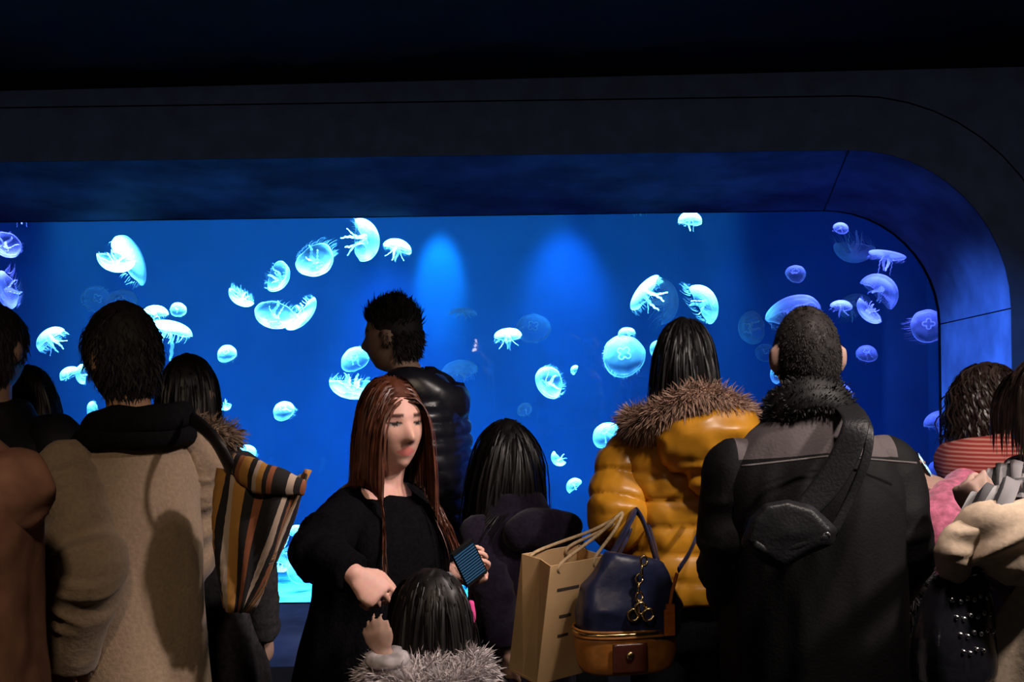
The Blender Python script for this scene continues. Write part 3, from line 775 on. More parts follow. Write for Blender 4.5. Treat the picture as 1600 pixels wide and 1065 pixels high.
        for q in (1, -1):
            mb = MB(); c = np.array((q * 0.10 * k, 0, 0))
            mb.loft([c + (0, y * k, 0.0 + z) for y, z in ((-0.085, 0.045), (-0.07, 0.045), (0, 0.05), (0.08, 0.04), (0.15, 0.032), (0.175, 0.03))],
                    [(0.02 * k, 0.03), (0.036 * k, 0.044), (0.038 * k, 0.049), (0.046 * k, 0.039), (0.038 * k, 0.031), (0.015 * k, 0.02)], 14, (0, 0, 1), 2.8)
            V = mb.verts(); V[:, 2] = np.maximum(V[:, 2], 0.0); mb.V = [V]
            obj('shoe', mb.mesh('shoe'), shoe_mat, s.root)
    # ---- hair and fur
    def hairline(s, U, front, low):
        y = U[:, 1]; side_low = s.side_low
        return np.interp(y, [-1, -0.3, -0.2, front - 0.03, front + 0.03, 0.45, 0.5, 1], [low, low, side_low, side_low, 0.18, 0.30, 0.46, 0.52])
    def scalp_pts(s, n, seed, front=0.25, low=-0.45):
        r = np.random.RandomState(seed); U = nrm_rows(r.randn(n * 5 + 50, 3))
        return U[U[:, 2] > s.hairline(U, front, low)][:n]
    def shell(s, front, low, puff, seed, rough=0.004):
        nu, nv = 44, 26; th = 0.03 + (np.arange(nv) / (nv - 1)) * 2.2; ph = 2 * PI * np.arange(nu) / nu
        U = np.stack([np.outer(np.sin(th), np.cos(ph)), np.outer(np.sin(th), np.sin(ph)), np.outer(np.cos(th), np.ones(nu))], 2).reshape(-1, 3)
        ok = U[:, 2] > s.hairline(U, front, low) + np.where(U[:, 1] > 0.2, 0.07, -0.02)
        rad = np.array((0.073, 0.095, 0.115)) * s.k
        V = U * rad * (1 + (puff - 1) * (0.3 + 0.7 * smst(-0.25, 0.45, U[:, 2])))[:, None]; V = V + U * (rough * vnoise(U * 9 + seed, seed))[:, None]
        V = V @ s.HR.T + s.hc
        Q = [(i * nu + j, i * nu + (j + 1) % nu, (i + 1) * nu + (j + 1) % nu, (i + 1) * nu + j) for i in range(nv - 1) for j in range(nu)]
        Q = [q for q in Q if all(ok[k] for k in q)]
        return V, np.array(Q)
    def hair(s, mat, n=500, length=0.3, nseg=12, width=0.005, seed=1, grav=0.35, lift=0.3, jitter=0.15, front=0.25, low=-0.45, curl=0.0, swirl=None, colliders=(), puff=1.06, lvar=0.25, part=0.0, wind=(0, 0, 0), name='hair', lenfun=None, comb=None, shell=0.75):
        r = np.random.RandomState(seed); U = s.scalp_pts(n, seed, front, low); rad = np.array((0.073, 0.095, 0.115)) * s.k
        L = length * (1 - lvar + 2 * lvar * r.rand(n))
        if lenfun is not None: L = L * lenfun(U)
        layer = 1.0 + (puff - 1.0) * (0.15 + 0.85 * r.rand(n)) * ((0.3 + 0.7 * smst(-0.25, 0.45, U[:, 2])) if length < 0.1 else 1.0)
        Pn = (U * rad * 1.0) @ s.HR.T + s.hc
        Nn = nrm_rows((U / rad) @ s.HR.T)
        g = np.array((0, 0, -1.0)) + np.array(wind, float)
        cb = np.tile(g, (n, 1))
        if comb is not None: cb = cb * 0.3 + np.array([s.HR @ np.asarray(comb(u), float) for u in U])
        if part: cb = cb + (s.HR @ np.array((1.0, 0, 0)))[None] * (np.sign(U[:, 0] - 0.12)[:, None]) * part
        tang = nrm_rows(cb - Nn * np.sum(cb * Nn, 1)[:, None])
        D = nrm_rows(Nn * lift + tang * (1 - lift) + r.randn(n, 3) * jitter)
        pts = [Pn.copy()]; ph = r.rand(n) * 6.28
        for i in range(nseg):
            D = nrm_rows(D * (1 - grav) + g * grav + r.randn(n, 3) * jitter * 0.35)
            Dc = D
            if curl:
                a = ph + i * 1.5
                Dc = nrm_rows(D + curl * np.stack([np.cos(a), np.sin(a), 0 * a], 1))
            Pn = Pn + Dc * (L / nseg)[:, None]
            q = ((Pn - s.hc) @ s.HR) / (rad * layer[:, None]); dd = np.linalg.norm(q, axis=1); ins = dd < 1
            if ins.any():
                q[ins] /= dd[ins][:, None]; Pn[ins] = (q[ins] * (rad * layer[ins][:, None])) @ s.HR.T + s.hc
            for (c, rr) in colliders:
                q = (Pn - c) / rr; dd = np.linalg.norm(q, axis=1); ins = dd < 1
                if ins.any(): Pn[ins] = c + q[ins] / dd[ins][:, None] * rr * (1 + 0.02 * r.rand(int(ins.sum()))[:, None])
            pts.append(Pn.copy())
        V, Q = ribbons(np.stack(pts, 1), s.hc, width, r, raw=True)
        V2, Q2 = s.shell(front, low, 1 + (puff - 1) * shell, seed)
        return obj(name, fast_mesh(name, np.concatenate([V, V2]), np.concatenate([Q, Q2 + len(V)])), mat, s.root)
def nrm_rows(a): return a / (np.linalg.norm(a, axis=1)[:, None] + 1e-12)
def ribbons(X, centre, width, r, name='hair', root_w=0.7, raw=False):
    """X (n, k, 3) strands -> tapered, slightly twisted locks"""
    n, k, _ = X.shape; T = np.gradient(X, axis=1); T /= np.linalg.norm(T, axis=2)[..., None] + 1e-12
    O = X - np.asarray(centre); O = O - T * np.sum(O * T, 2)[..., None]; O /= np.linalg.norm(O, axis=2)[..., None] + 1e-12
    Sd = np.cross(T, O); tw = (r.rand(n) - 0.5)[:, None, None] * 1.6
    Sd = Sd * np.cos(tw) + O * np.sin(tw); u = np.linspace(0, 1, k)
    prof = (root_w + (1 - root_w) * np.sin(np.minimum(u * 2.2, PI / 2))) * (1 - u ** 3 * 0.93)
    wd = (width * (0.6 + 0.8 * r.rand(n)))[:, None] * prof[None]
    V = np.stack([X + Sd * wd[..., None], X - Sd * wd[..., None]], 2).reshape(-1, 3)
    base = (np.arange(n) * k * 2)[:, None, None] + (np.arange(k - 1) * 2)[None, :, None]
    Q = np.concatenate([base, base + 1, base + 3, base + 2], 2).reshape(-1, 4)
    return (V, Q) if raw else fast_mesh(name, V, Q)
def fast_mesh(name, V, Q):
    me = bpy.data.meshes.new(name); V = np.ascontiguousarray(V, np.float32); Q = np.ascontiguousarray(Q, np.int32)
    me.vertices.add(len(V)); me.vertices.foreach_set('co', V.ravel())
    me.loops.add(Q.size); me.loops.foreach_set('vertex_index', Q.ravel())
    me.polygons.add(len(Q)); me.polygons.foreach_set('loop_start', np.arange(0, Q.size, Q.shape[1], dtype=np.int32))
    me.polygons.foreach_set('use_smooth', np.ones(len(Q), bool))
    me.update(calc_edges=True); me.validate(); return me
def sample(me, n, seed=1, keep=None):
    V = getv(me); Nn = getn(me); r = np.random.RandomState(seed)
    i = r.randint(0, len(V), n)
    P0, N0 = V[i] + r.randn(n, 3) * 0.004, Nn[i]
    if keep is not None:
        m = keep(P0, N0); P0, N0 = P0[m], N0[m]
    return P0, N0
def fur(P0, N0, length, width, bias=(0, 0, -0.4), jitter=0.35, seed=1, name='fur', droop=0.4):
    r = np.random.RandomState(seed); n = len(P0); X = [P0 - N0 * 0.004]; D = nrm_rows(N0 + np.array(bias) + r.randn(n, 3) * jitter); L = length * (0.5 + 0.9 * r.rand(n)); Pn = P0
    for i in range(4):
        D = nrm_rows(D + np.array((0, 0, -droop)) * 0.35 + r.randn(n, 3) * jitter * 0.3); Pn = Pn + D * (L / 4)[:, None]; X.append(Pn)
    return ribbons(np.stack(X, 1), P0.mean(0), width, r, name, 1.0)
def ringtube(pts, rad, n=14, closed=True):
    """closed tube (collar, scarf, hood edge) through pts"""
    mb = MB(); pts = list(pts) + ([pts[0], pts[1]] if closed else [])
    rad = list(rad) + ([rad[0], rad[1]] if closed else [])
    P2, R2 = spline(pts, rad, 4)
    if closed: P2, R2 = P2[:-4 + 1], R2[:-4 + 1]
    mb.loft(P2, [tuple(x) for x in R2], n); return mb
# ------------------------------------------------------------------ people
mat_black = fabric('black_wool', (0.006, 0.006, 0.007), 0.9, 90, 0.3, 0.2, 0.1)
mat_shoe = fabric('dark_leather', (0.012, 0.010, 0.010), 0.45, 30, 0.2, 0.05, 0.4)
mat_jeans = fabric('dark_denim', (0.014, 0.018, 0.035), 0.85, 140, 0.4, 0.2, 0.1)
mat_brown_t = fabric('brown_corduroy', (0.16, 0.075, 0.03), 0.85, 80, 0.3, 0.2, 0.15)
hair_black = hairmat('black_hair', (0.008, 0.0065, 0.0065), 0.46)
hair_brown = hairmat('red_brown_hair', (0.085, 0.026, 0.012), 0.42)
hair_dark = hairmat('dark_brown_hair', (0.028, 0.017, 0.014))
SK = (0.56, 0.35, 0.26)
def torso_col(p, w=0.24, d=0.15, z=1.18, h=0.30): return (np.array((0, 0, z * p.s)), np.array((w, d, h)) * p.s)
def face_col(p): return (p.hc + p.HR @ np.array((0, 0.05, -0.03)) * p.k, np.array((0.060, 0.085, 0.115)) * p.k)

# -- man in the tan coat
p = Person('man with thick black hair and tan wool coat, dark scarf round his neck', 206, 3.0, 44, 1.735, head_yaw=4, head_fwd=0.05, shoulder=0.166)
p.arm(-1, p.L(134, 880, 2.77), p.L(102, 1034, 2.83)); p.arm(1, (0.17, 0.12, 1.10), (0.04, 0.30, 1.04))
p.body(0.009, (0.58, 0.33, 0.20))
mat_tan = fabric('tan_wool', (0.32, 0.235, 0.155), 0.92, 110, 0.12, 0.25, 0.1, sheen=0.2)
p.garment('coat', mat_tan, [(0.70, .195, .165), (0.80, .182, .150), (0.95, .165, .135), (1.10, .152, .122), (1.25, .158, .122), (1.34, .158, .115), (1.41, .115, .10), (1.46, .08, .08)],
          (0.070, 0.076, 0.076, 0.072, 0.066), voxel=0.010, fold=0.012, wrinkle=0.026, seed=3, fscale=(9, 9, 3))
for k, (rr, zz) in enumerate(((0.105, 1.425), (0.094, 1.460))):
    mb = ringtube([(rr * 1.15 * math.cos(a), rr * math.sin(a) - 0.005 - (0.02 if k else 0), zz - 0.035 * math.sin(a) + 0.01 * math.cos(2 * a)) for a in np.arange(10) * 2 * PI / 10], [(0.026, 0.034)] * 10, 12)
    V = mb.verts(); me = mb.mesh('scarf'); setv(me, V + getn(me) * (0.006 * vnoise(V * 22, 4))[:, None]); obj('scarf', me, mat_black, p.root)
p.side_low = -0.05; p.hair(hairmat('matt_black_hair', (0.008, 0.0065, 0.006), 0.7), 6000, 0.045, 5, 0.0022, 3, 0.25, 0.16, 0.28, low=-0.5, puff=1.20, lvar=0.4, shell=1.0, curl=0.35)
p.legs(mat_jeans, mat_shoe)
TAN = p

# -- man in black at the picture's edge
p = Person('dark-haired man in black jacket and brown trousers beside the tan-coated man', -12, 3.55, -8, 1.755, head_yaw=-8)
p.body(0.010, (0.50, 0.31, 0.22))
mat_blackj = fabric('black_jacket_cloth', (0.008, 0.008, 0.011), 0.7, 60, 0.3, 0.1, 0.25)
p.garment('jacket', mat_blackj, [(0.93, .205, .16), (1.02, .20, .155), (1.15, .20, .15), (1.28, .215, .15), (1.37, .20, .135), (1.44, .12, .10), (1.50, .085, .085)], (0.085, 0.082, 0.075, 0.068, 0.06), voxel=0.013, fold=0.008, wrinkle=0.01, seed=5)
for zz in (1.13, 1.06):
    mb = MB(); mb.loft([(x, -0.165 - 0.003 * math.sin(30 * x), zz + 0.006 * math.sin(14 * x)) for x in np.linspace(0.06, 0.17, 8)], [0.0022] * 8, 6); obj('piping', mb.mesh('piping'), fabric('grey_piping', (0.25, 0.23, 0.2), 0.5, 40, 0.1, 0), p.root)
p.side_low = -0.1; p.hair(MATS['matt_black_hair'], 4500, 0.04, 5, 0.0022, 8, 0.25, 0.12, 0.22, low=-0.6, puff=1.14, shell=1.0)
p.legs(mat_brown_t, mat_shoe, 0.095)

# -- woman with long black hair between the two men
p = Person('person with long black hair in dark green coat, behind the two dark-haired men', 42, 4.3, 5, 1.585)
p.body(0.012, SK)
p.garment('coat', fabric('dark_green_wool', (0.010, 0.018, 0.014), 0.9, 80, 0.3, 0.15, 0.1), [(0.75, .21, .17), (0.95, .19, .15), (1.12, .18, .14), (1.24, .19, .14), (1.31, .15, .12), (1.38, .085, .085)], (0.075, 0.07, 0.066, 0.06, 0.055), voxel=0.015, seed=6)
p.hair(hair_black, 1200, 0.42, 12, 0.004, 4, 0.4, 0.25, 0.12, low=-0.5, colliders=[torso_col(p)], puff=1.10)
p.legs(mat_jeans, mat_shoe, voxel=0.02)

# -- person in the salmon coat, only a shoulder and sleeve in view
p = Person('person in salmon-brown padded coat, only shoulder and bent sleeve in view', -118, 2.45, -12, 1.76)
p.arm(1, p.L(12, 775, 2.42), p.L(-50, 925, 2.62)); p.body(0.012, SK)
mat_salmon = fabric('salmon_down_cloth', (0.30, 0.15, 0.10), 0.75, 18, 0.25, 0.2, 0.2)
p.garment('coat', mat_salmon, [(0.70, .22, .18), (0.95, .21, .17), (1.15, .205, .16), (1.32, .22, .155), (1.41, .20, .14), (1.48, .12, .10), (1.53, .09, .09)], (0.075, 0.078, 0.076, 0.066, 0.058), voxel=0.012, fold=0.012, wrinkle=0.014, seed=9, fscale=(12, 12, 6))
p.hair(hair_black, 400, 0.07, 5, 0.007, 8, 0.2, 0.4, 0.2, puff=1.1)
p.legs(mat_jeans, mat_shoe, voxel=0.02)

# -- dark-haired person with the fur collar, behind the tan coat
p = Person('dark-haired person in grey-black coat with tan fur collar, behind the tan-coated man', 288, 3.7, -15, 1.615)
p.body(0.012, SK)
mat_greyblack = fabric('charcoal_wool', (0.035, 0.032, 0.034), 0.9, 70, 0.35, 0.2, 0.1)
p.garment('coat', mat_greyblack, [(0.62, .24, .19), (0.80, .225, .175), (0.95, .20, .155), (1.12, .18, .14), (1.25, .19, .14), (1.33, .15, .12), (1.39, .085, .085)], (0.078, 0.072, 0.068, 0.062, 0.056), voxel=0.014, fold=0.01, seed=7)
r = np.random.RandomState(3); a = r.rand(3500) * 2 * PI; b = r.rand(3500) * 2 * PI
C = np.stack([0.125 * np.cos(a), 0.11 * np.sin(a), 1.385 - 0.035 * np.sin(a)], 1); Nr = np.stack([np.cos(a) * np.cos(b), np.sin(a) * np.cos(b), np.sin(b)], 1)
obj('fur_collar', fur(C + Nr * 0.028, Nr, 0.035, 0.0018, (0, 0, 0), 0.4, 3), hairmat('tan_fur', (0.22, 0.15, 0.10), 0.7), p.root)
mb = ringtube([(0.125 * math.cos(t_), 0.11 * math.sin(t_), 1.385 - 0.035 * math.sin(t_)) for t_ in np.arange(10) * 2 * PI / 10], [0.03] * 10, 10)
obj('collar_roll', mb.mesh('collar_roll'), hairmat('tan_fur', (0.22, 0.15, 0.10), 0.7), p.root)
p.hair(hair_black, 1800, 0.14, 8, 0.0035, 14, 0.35, 0.2, 0.1, low=-0.55, puff=1.12, shell=0.9)
p.legs(mat_jeans, mat_shoe, voxel=0.02)

# -- young woman with long red-brown hair, walking past
p = Person('woman with long red-brown hair and black coat walking past with a phone', 592, 3.1, -122, 1.565, head_yaw=-24, head_fwd=0.03, shoulder=0.150)
p.arm(1, p.L(488, 862, 2.90), p.L(552, 896, 2.80)); p.arm(-1, p.L(640, 900, 3.27), p.L(708, 893, 3.13))
rh = dict(direc=p.W2L((0.75, -0.10, -0.62)), palm=p.W2L((0.0, 0.75, -0.55)), curl=0.4, side=1, thumb=0.6, curls=[0.40, 0.70, 0.85, 0.95], size=0.95)
lh = dict(direc=p.W2L((0.86, -0.20, 0.18)), palm=p.W2L((-0.15, -0.75, 0.55)), curl=0.75, side=1, thumb=0.55, size=1.0)
p.body(0.0048, (0.74, 0.42, 0.33), {1: rh, -1: lh}, scalp=(0.05, 0.018, 0.010), ears=False, slim=0.78)
WOMAN = p
def vneck(mb): pass
mat_bcoat = fabric('black_velvet_coat', (0.0035, 0.0035, 0.0045), 0.95, 120, 0.3, 0.2, 0.04)
p.garment('coat', mat_bcoat, [(0.62, .27, .22), (0.78, .245, .20), (0.92, .215, .175), (1.05, .18, .145), (1.17, .18, .14), (1.20, .165, .122, -.012), (1.245, .150, .088, -.034), (1.288, .118, .050, -.062)],
          (0.060, 0.064, 0.064, 0.056, 0.046), voxel=0.010, fold=0.010, seed=12)
def fcomb(u): return (1.6 * (1 if u[0] > 0.05 else -1), -0.5, 0.0) if u[1] > 0.2 else (0, -0.4, -0.4)
p.hair(hair_brown, 2600, 0.50, 18, 0.0028, 21, 0.42, 0.12, 0.07, front=0.15, low=-0.5, colliders=[(np.array((0, 0.0, 1.02)), np.array((0.21, 0.200, 0.31))), (np.array((0.15, 0, 1.235)), np.array((0.10,) * 3)), (np.array((-0.15, 0, 1.235)), np.array((0.10,) * 3)), face_col(p)], puff=1.10, lvar=0.18, comb=fcomb, shell=0.3)

p.legs(mat_black, mat_shoe)

# -- man in the quilted jacket, in profile
p = Person('man with tousled black hair in black quilted jacket, seen in profile', 652, 4.2, 76, 1.78, head_fwd=0.085, head_pitch=-4, shoulder=0.16)
p.arm(-1, (-0.22, 0.0, 1.12), (-0.15, 0.16, 0.96)); p.arm(1, (0.22, 0.0, 1.12), (0.15, 0.16, 0.96))
p.body(0.008, (0.42, 0.27, 0.20))
mat_quilt = fabric('black_nylon', (0.016, 0.016, 0.024), 0.30, 40, 0.2, 0.05, 0.6)
p.garment('jacket', mat_quilt, [(0.93, .205, .165), (0.98, .21, .17), (1.15, .205, .165), (1.30, .215, .165), (1.42, .20, .15), (1.49, .12, .11, 0.01), (1.53, .09, .09, 0.02)], (0.09, 0.088, 0.08, 0.072, 0.06), voxel=0.0095, it=2, fold=0.004, wrinkle=0.005, quilt=(0.050, 0.015), seed=14)
mb = ringtube([(0.11 * math.cos(t_), -0.005 + (0.10 if math.sin(t_) > 0 else 0.12) * math.sin(t_), 1.50 - 0.03 * math.sin(t_) * (-1 if math.sin(t_) < 0 else 1) - (0.03 if math.sin(t_) < -0.5 else 0)) for t_ in np.arange(12) * 2 * PI / 12], [(0.050, 0.070)] * 12, 14)
me = mb.mesh('hood'); V = getv(me); setv(me, V + getn(me) * (0.010 * vnoise(V * np.array((24, 24, 30)), 6))[:, None]); obj('hood', me, mat_quilt, p.root)
p.side_low = -0.1; p.hair(MATS['matt_black_hair'], 6000, 0.036, 5, 0.0022, 33, 0.0, 0.22, 0.22, comb=lambda u: (0, -0.35, 1.3 if u[2] > 0.2 else -0.8), shell=1.0, front=0.1, low=-0.6, puff=1.15, lvar=0.4, lenfun=lambda U: 0.75 + 0.5 * (U[:, 2] > 0.3))
p.legs(mat_jeans, mat_shoe)

# -- small girl in the fur-hooded coat, in front
p = Person('small child with long black hair and grey-white fur hood reaching up a hand', 672, 2.70, 22, 1.165, headH=0.20, head_yaw=35, head_pitch=8, shoulder=0.15)
p.arm(-1, p.L(630, 1085, 2.58), p.L(602, 1022, 2.56))
p.body(0.005, (0.66, 0.42, 0.34), {-1: dict(direc=p.W2L((-0.45, -0.1, 0.85)), palm=p.W2L((0.2, 0.9, 0.1)), curl=0.45, side=-1, thumb=0.4, size=0.80)}, ears=False)
mat_wcoat = fabric('grey_white_plush', (0.42, 0.38, 0.40), 0.9, 40, 0.3, 0.3, 0.1)
p.garment('coat', mat_wcoat, [(0.42, .19, .16), (0.60, .17, .145), (0.78, .155, .13), (0.90, .15, .12), (0.95, .12, .10), (0.985, .07, .07)], (0.052, 0.050, 0.046, 0.040, 0.034), voxel=0.011, fold=0.008, seed=17)
r = np.random.RandomState(5); a = r.rand(9000) * 2 * PI; b = r.rand(9000) * 2 * PI
hoodc = np.array((-0.045, -0.085, 0.955))
C = np.stack([0.098 * np.cos(a), 0.062 * np.sin(a), 0.012 * np.cos(2 * a)], 1) + hoodc + np.array((0, 0, 0.035)) * np.cos(a)[:, None] * 0; Nr = np.stack([np.cos(a) * np.cos(b), np.sin(a) * np.cos(b), np.sin(b)], 1)
mfur = hairmat('grey_white_fur', (0.62, 0.56, 0.58), 0.7)
obj('fur_trim', fur(C + Nr * 0.035, Nr, 0.030, 0.0014, (0, 0, -0.3), 0.4, 3), mfur, p.root)
mb = MB(); mb.ell(hoodc + (0, 0, -0.05), (0.125, 0.088, 0.095)); me = remesh(mb, 'hood', 0.012, 2); hd_ = obj('hood', me, mat_wcoat, p.root)
P0, N0 = sample(me, 9000, 4); obj('hood_fur', fur(P0, N0, 0.028, 0.0014, (0, 0, -0.4), 0.5, 8), mfur, hd_)
mb = ringtube([p.wr[-1] + nrm(p.el[-1] - p.wr[-1]) * 0.01 + q for q in [(0.03 * math.cos(t_), 0.03 * math.sin(t_), 0) for t_ in np.arange(8) * PI / 4]], [0.016] * 8, 8); obj('fur_cuff', mb.mesh('fur_cuff'), mfur, p.root)
p.hair(hair_black, 2000, 0.34, 12, 0.0026, 41, 0.4, 0.12, 0.09, front=0.2, low=-0.5, colliders=[face_col(p), (np.array((0, -0.06, 0.86)), np.array((0.165, 0.15, 0.13)))], puff=1.08)
mb = MB(); c = p.L(736, 965, 2.72); mb.limb([c + (0, 0, 0.03), c, c + (0, 0.01, -0.03)], [0.008, 0.011, 0.007], 8); obj('hair_tie', mb.mesh('hair_tie'), fabric('pink_elastic', (0.75, 0.08, 0.30), 0.6, 30, 0.1, 0), p.root)
p.legs(mat_jeans, mat_shoe, voxel=0.02)
CHILD = p

# -- girl with long black hair
p = Person('girl with long black hair and dark purple hooded coat beside the paper bag', 802, 3.7, 24, 1.405, headH=0.215, head_pitch=-12, head_fwd=0.05, shoulder=0.145)
p.arm(-1, p.L(768, 905, 3.60), p.L(786, 1012, 3.56))
p.body(0.0055, SK, {-1: dict(direc=(0.05, 0.25, -1), palm=(1, 0.3, 0), curl=0.7, side=1, thumb=0.5, size=1.25)}, ears=False)
mat_purple = fabric('dark_purple_wool', (0.015, 0.010, 0.022), 0.92, 90, 0.3, 0.2, 0.1, sheen=0.1)
p.garment('coat', mat_purple, [(0.52, .17, .15), (0.70, .16, .14), (0.88, .14, .125), (1.02, .135, .12), (1.12, .12, .105), (1.17, .09, .085), (1.21, .07, .07)], (0.052, 0.056, 0.058, 0.056, 0.050), voxel=0.010, fold=0.009, wrinkle=0.010, seed=19)
mb = MB(); mb.ell((0.03, -0.115, 1.115), (0.12, 0.065, 0.075), rotx(0.4)); me = remesh(mb, 'hood', 0.011, 2); V = getv(me); setv(me, V + getn(me) * (0.012 * vnoise(V * 16, 9))[:, None]); obj('hood', me, mat_purple, p.root)
p.hair(hair_black, 2600, 0.37, 14, 0.003, 51, 0.30, 0.2, 0.10, front=0.35, low=-0.5, colliders=[(np.array((0, -0.02, 1.00)), np.array((0.17, 0.15, 0.19)))], puff=1.22, lvar=0.2, wind=(0, 0.18, 0))
p.legs(mat_black, mat_shoe, voxel=0.02)

# -- toddler behind the paper bag
p = Person('small dark-haired child behind the paper bag, only crown in view', 876, 4.6, 0, 0.985, headH=0.195)
p.body(0.012, SK)
p.garment('coat', mat_black, [(0.36, .16, .14), (0.52, .15, .125), (0.68, .135, .11), (0.76, .13, .10), (0.80, .08, .07)], (0.05, 0.05, 0.048, 0.044, 0.04), voxel=0.014, seed=21)
p.hair(hair_black, 1200, 0.08, 6, 0.0035, 55, 0.3, 0.3, 0.15, low=-0.5, puff=1.09)
p.legs(mat_jeans, mat_shoe, voxel=0.02)

# -- woman in the yellow down jacket
p = Person('woman with long black hair and glossy mustard down jacket with fur-trimmed hood', 1072, 3.55, 6, 1.69, headH=0.225, head_yaw=-8, shoulder=0.17)
p.arm(-1, p.L(964, 806, 3.46), p.L(1002, 838, 3.68)); p.arm(1, (0.19, 0.10, 1.10), (0.06, 0.28, 1.05))
p.body(0.010, SK, ears=False)
mat_yel = fabric('mustard_nylon', (0.62, 0.27, 0.018), 0.34, 14, 0.18, 0.10, 0.55, detail=4)
p.garment('jacket', mat_yel, [(0.93, .195, .165), (0.99, .20, .17), (1.10, .185, .155), (1.22, .195, .155), (1.34, .20, .15), (1.41, .17, .125), (1.46, .09, .09)], (0.074, 0.080, 0.078, 0.072, 0.062), voxel=0.0085, it=2, fold=0.006, wrinkle=0.012, quilt=(0.072, 0.016), seed=23, fscale=(18, 18, 14))
mb = MB(); mb.ell((0.03, -0.15, 1.375), (0.15, 0.085, 0.10), rotx(0.35)); mb.ell((0.06, -0.175, 1.31), (0.11, 0.055, 0.085))
me = remesh(mb, 'hood', 0.010, 2); V = getv(me); setv(me, V + getn(me) * (0.014 * (1 - 2 * np.abs(vnoise(V * np.array((9, 9, 26)) + 3.3, 4))))[:, None]); obj('hood', me, mat_yel, p.root)
r = np.random.RandomState(6); n = 14000; a = r.rand(n) * 2 * PI; b = r.rand(n) * 2 * PI
Cc = lambda a: np.stack([0.155 * np.cos(a), -0.045 + 0.135 * np.sin(a), 1.445 + 0.030 * np.sin(a) * -1 + 0.012 * np.sin(3 * a) - 0.030 * np.cos(a) ** 2], 1)
Nr = np.stack([np.cos(a) * np.cos(b), np.sin(a) * np.cos(b), np.sin(b)], 1)
mfb = hairmat('brown_fur', (0.34, 0.21, 0.15), 0.7)
obj('fur_trim', fur(Cc(a) + Nr * 0.03, Nr, 0.034, 0.0013, (0, 0, -0.45), 0.28, 7), mfb, p.root)
mb = ringtube(list(Cc(np.arange(14) * 2 * PI / 14)), [0.032] * 14, 10); obj('fur_roll', mb.mesh('fur_roll'), mfb, p.root)
p.hair(hair_black, 2600, 0.25, 12, 0.003, 61, 0.36, 0.16, 0.09, front=0.3, low=-0.5, colliders=[(np.array((0, -0.03, 1.33)), np.array((0.19, 0.16, 0.15)))], puff=1.22, lvar=0.25)
p.legs(mat_black, mat_shoe)
YEL = p

# -- short-haired man with the sling bag
p = Person('short-haired man in grey-black jacket with black fur collar and sling bag', 1264, 2.9, 2, 1.718, headH=0.232, shoulder=0.172)
p.arm(-1, p.L(1148, 880, 2.88), p.L(1175, 1010, 3.08)); p.arm(1, p.L(1408, 850, 2.88), p.L(1370, 950, 3.10))
p.body(0.0065, (0.66, 0.42, 0.34), scalp=(0.02, 0.016, 0.015))
# jacket: grey yoke over black cloth, split at a stitched seam
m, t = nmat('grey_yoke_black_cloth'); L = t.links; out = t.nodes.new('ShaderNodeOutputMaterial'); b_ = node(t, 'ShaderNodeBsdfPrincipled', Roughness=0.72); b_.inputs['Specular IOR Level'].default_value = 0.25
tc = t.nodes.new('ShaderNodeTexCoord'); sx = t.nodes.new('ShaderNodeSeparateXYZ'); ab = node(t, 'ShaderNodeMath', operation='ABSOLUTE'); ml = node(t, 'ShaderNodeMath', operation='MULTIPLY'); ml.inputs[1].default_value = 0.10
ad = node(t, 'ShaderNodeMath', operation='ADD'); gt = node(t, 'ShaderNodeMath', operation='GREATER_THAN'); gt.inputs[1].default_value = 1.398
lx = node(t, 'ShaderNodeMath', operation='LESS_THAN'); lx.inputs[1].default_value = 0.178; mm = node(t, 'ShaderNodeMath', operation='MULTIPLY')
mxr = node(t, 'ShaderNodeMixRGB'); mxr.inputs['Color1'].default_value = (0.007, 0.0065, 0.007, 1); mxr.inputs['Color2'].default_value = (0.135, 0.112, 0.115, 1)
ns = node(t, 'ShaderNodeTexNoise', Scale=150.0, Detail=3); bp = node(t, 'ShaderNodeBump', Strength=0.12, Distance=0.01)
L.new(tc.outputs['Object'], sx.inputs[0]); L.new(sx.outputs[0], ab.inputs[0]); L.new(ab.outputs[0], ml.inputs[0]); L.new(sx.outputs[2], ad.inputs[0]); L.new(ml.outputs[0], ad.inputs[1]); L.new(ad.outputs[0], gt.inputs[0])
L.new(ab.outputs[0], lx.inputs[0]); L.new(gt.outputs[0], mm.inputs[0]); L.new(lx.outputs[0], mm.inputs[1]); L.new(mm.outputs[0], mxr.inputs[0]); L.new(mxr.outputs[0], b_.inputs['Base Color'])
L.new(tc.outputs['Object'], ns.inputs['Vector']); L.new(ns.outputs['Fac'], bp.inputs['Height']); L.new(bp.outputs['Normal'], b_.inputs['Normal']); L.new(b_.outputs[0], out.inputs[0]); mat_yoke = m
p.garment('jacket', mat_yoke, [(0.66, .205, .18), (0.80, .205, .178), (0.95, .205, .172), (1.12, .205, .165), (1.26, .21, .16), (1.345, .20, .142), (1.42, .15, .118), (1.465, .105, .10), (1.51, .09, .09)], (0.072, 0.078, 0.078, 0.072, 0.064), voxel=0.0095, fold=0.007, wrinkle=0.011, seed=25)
mb = MB()
for q in (1, -1):
    mb.loft([(q * x, -0.146 - 0.010 * math.cos(6 * x), 1.394 - 0.10 * x) for x in np.linspace(0.0, 0.19, 10)], [0.0028] * 10, 6)
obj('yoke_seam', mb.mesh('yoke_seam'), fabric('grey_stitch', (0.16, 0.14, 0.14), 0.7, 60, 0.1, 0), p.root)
mb = ringtube([(-0.006 + (0.080 + 0.006 * (math.sin(t_) < 0)) * math.cos(t_), 0.000 + 0.084 * math.sin(t_), 1.500 - 0.028 * math.sin(t_) - 0.028 * abs(math.cos(t_)) ** 2) for t_ in np.arange(14) * 2 * PI / 14], [(0.020, 0.046)] * 14, 12)
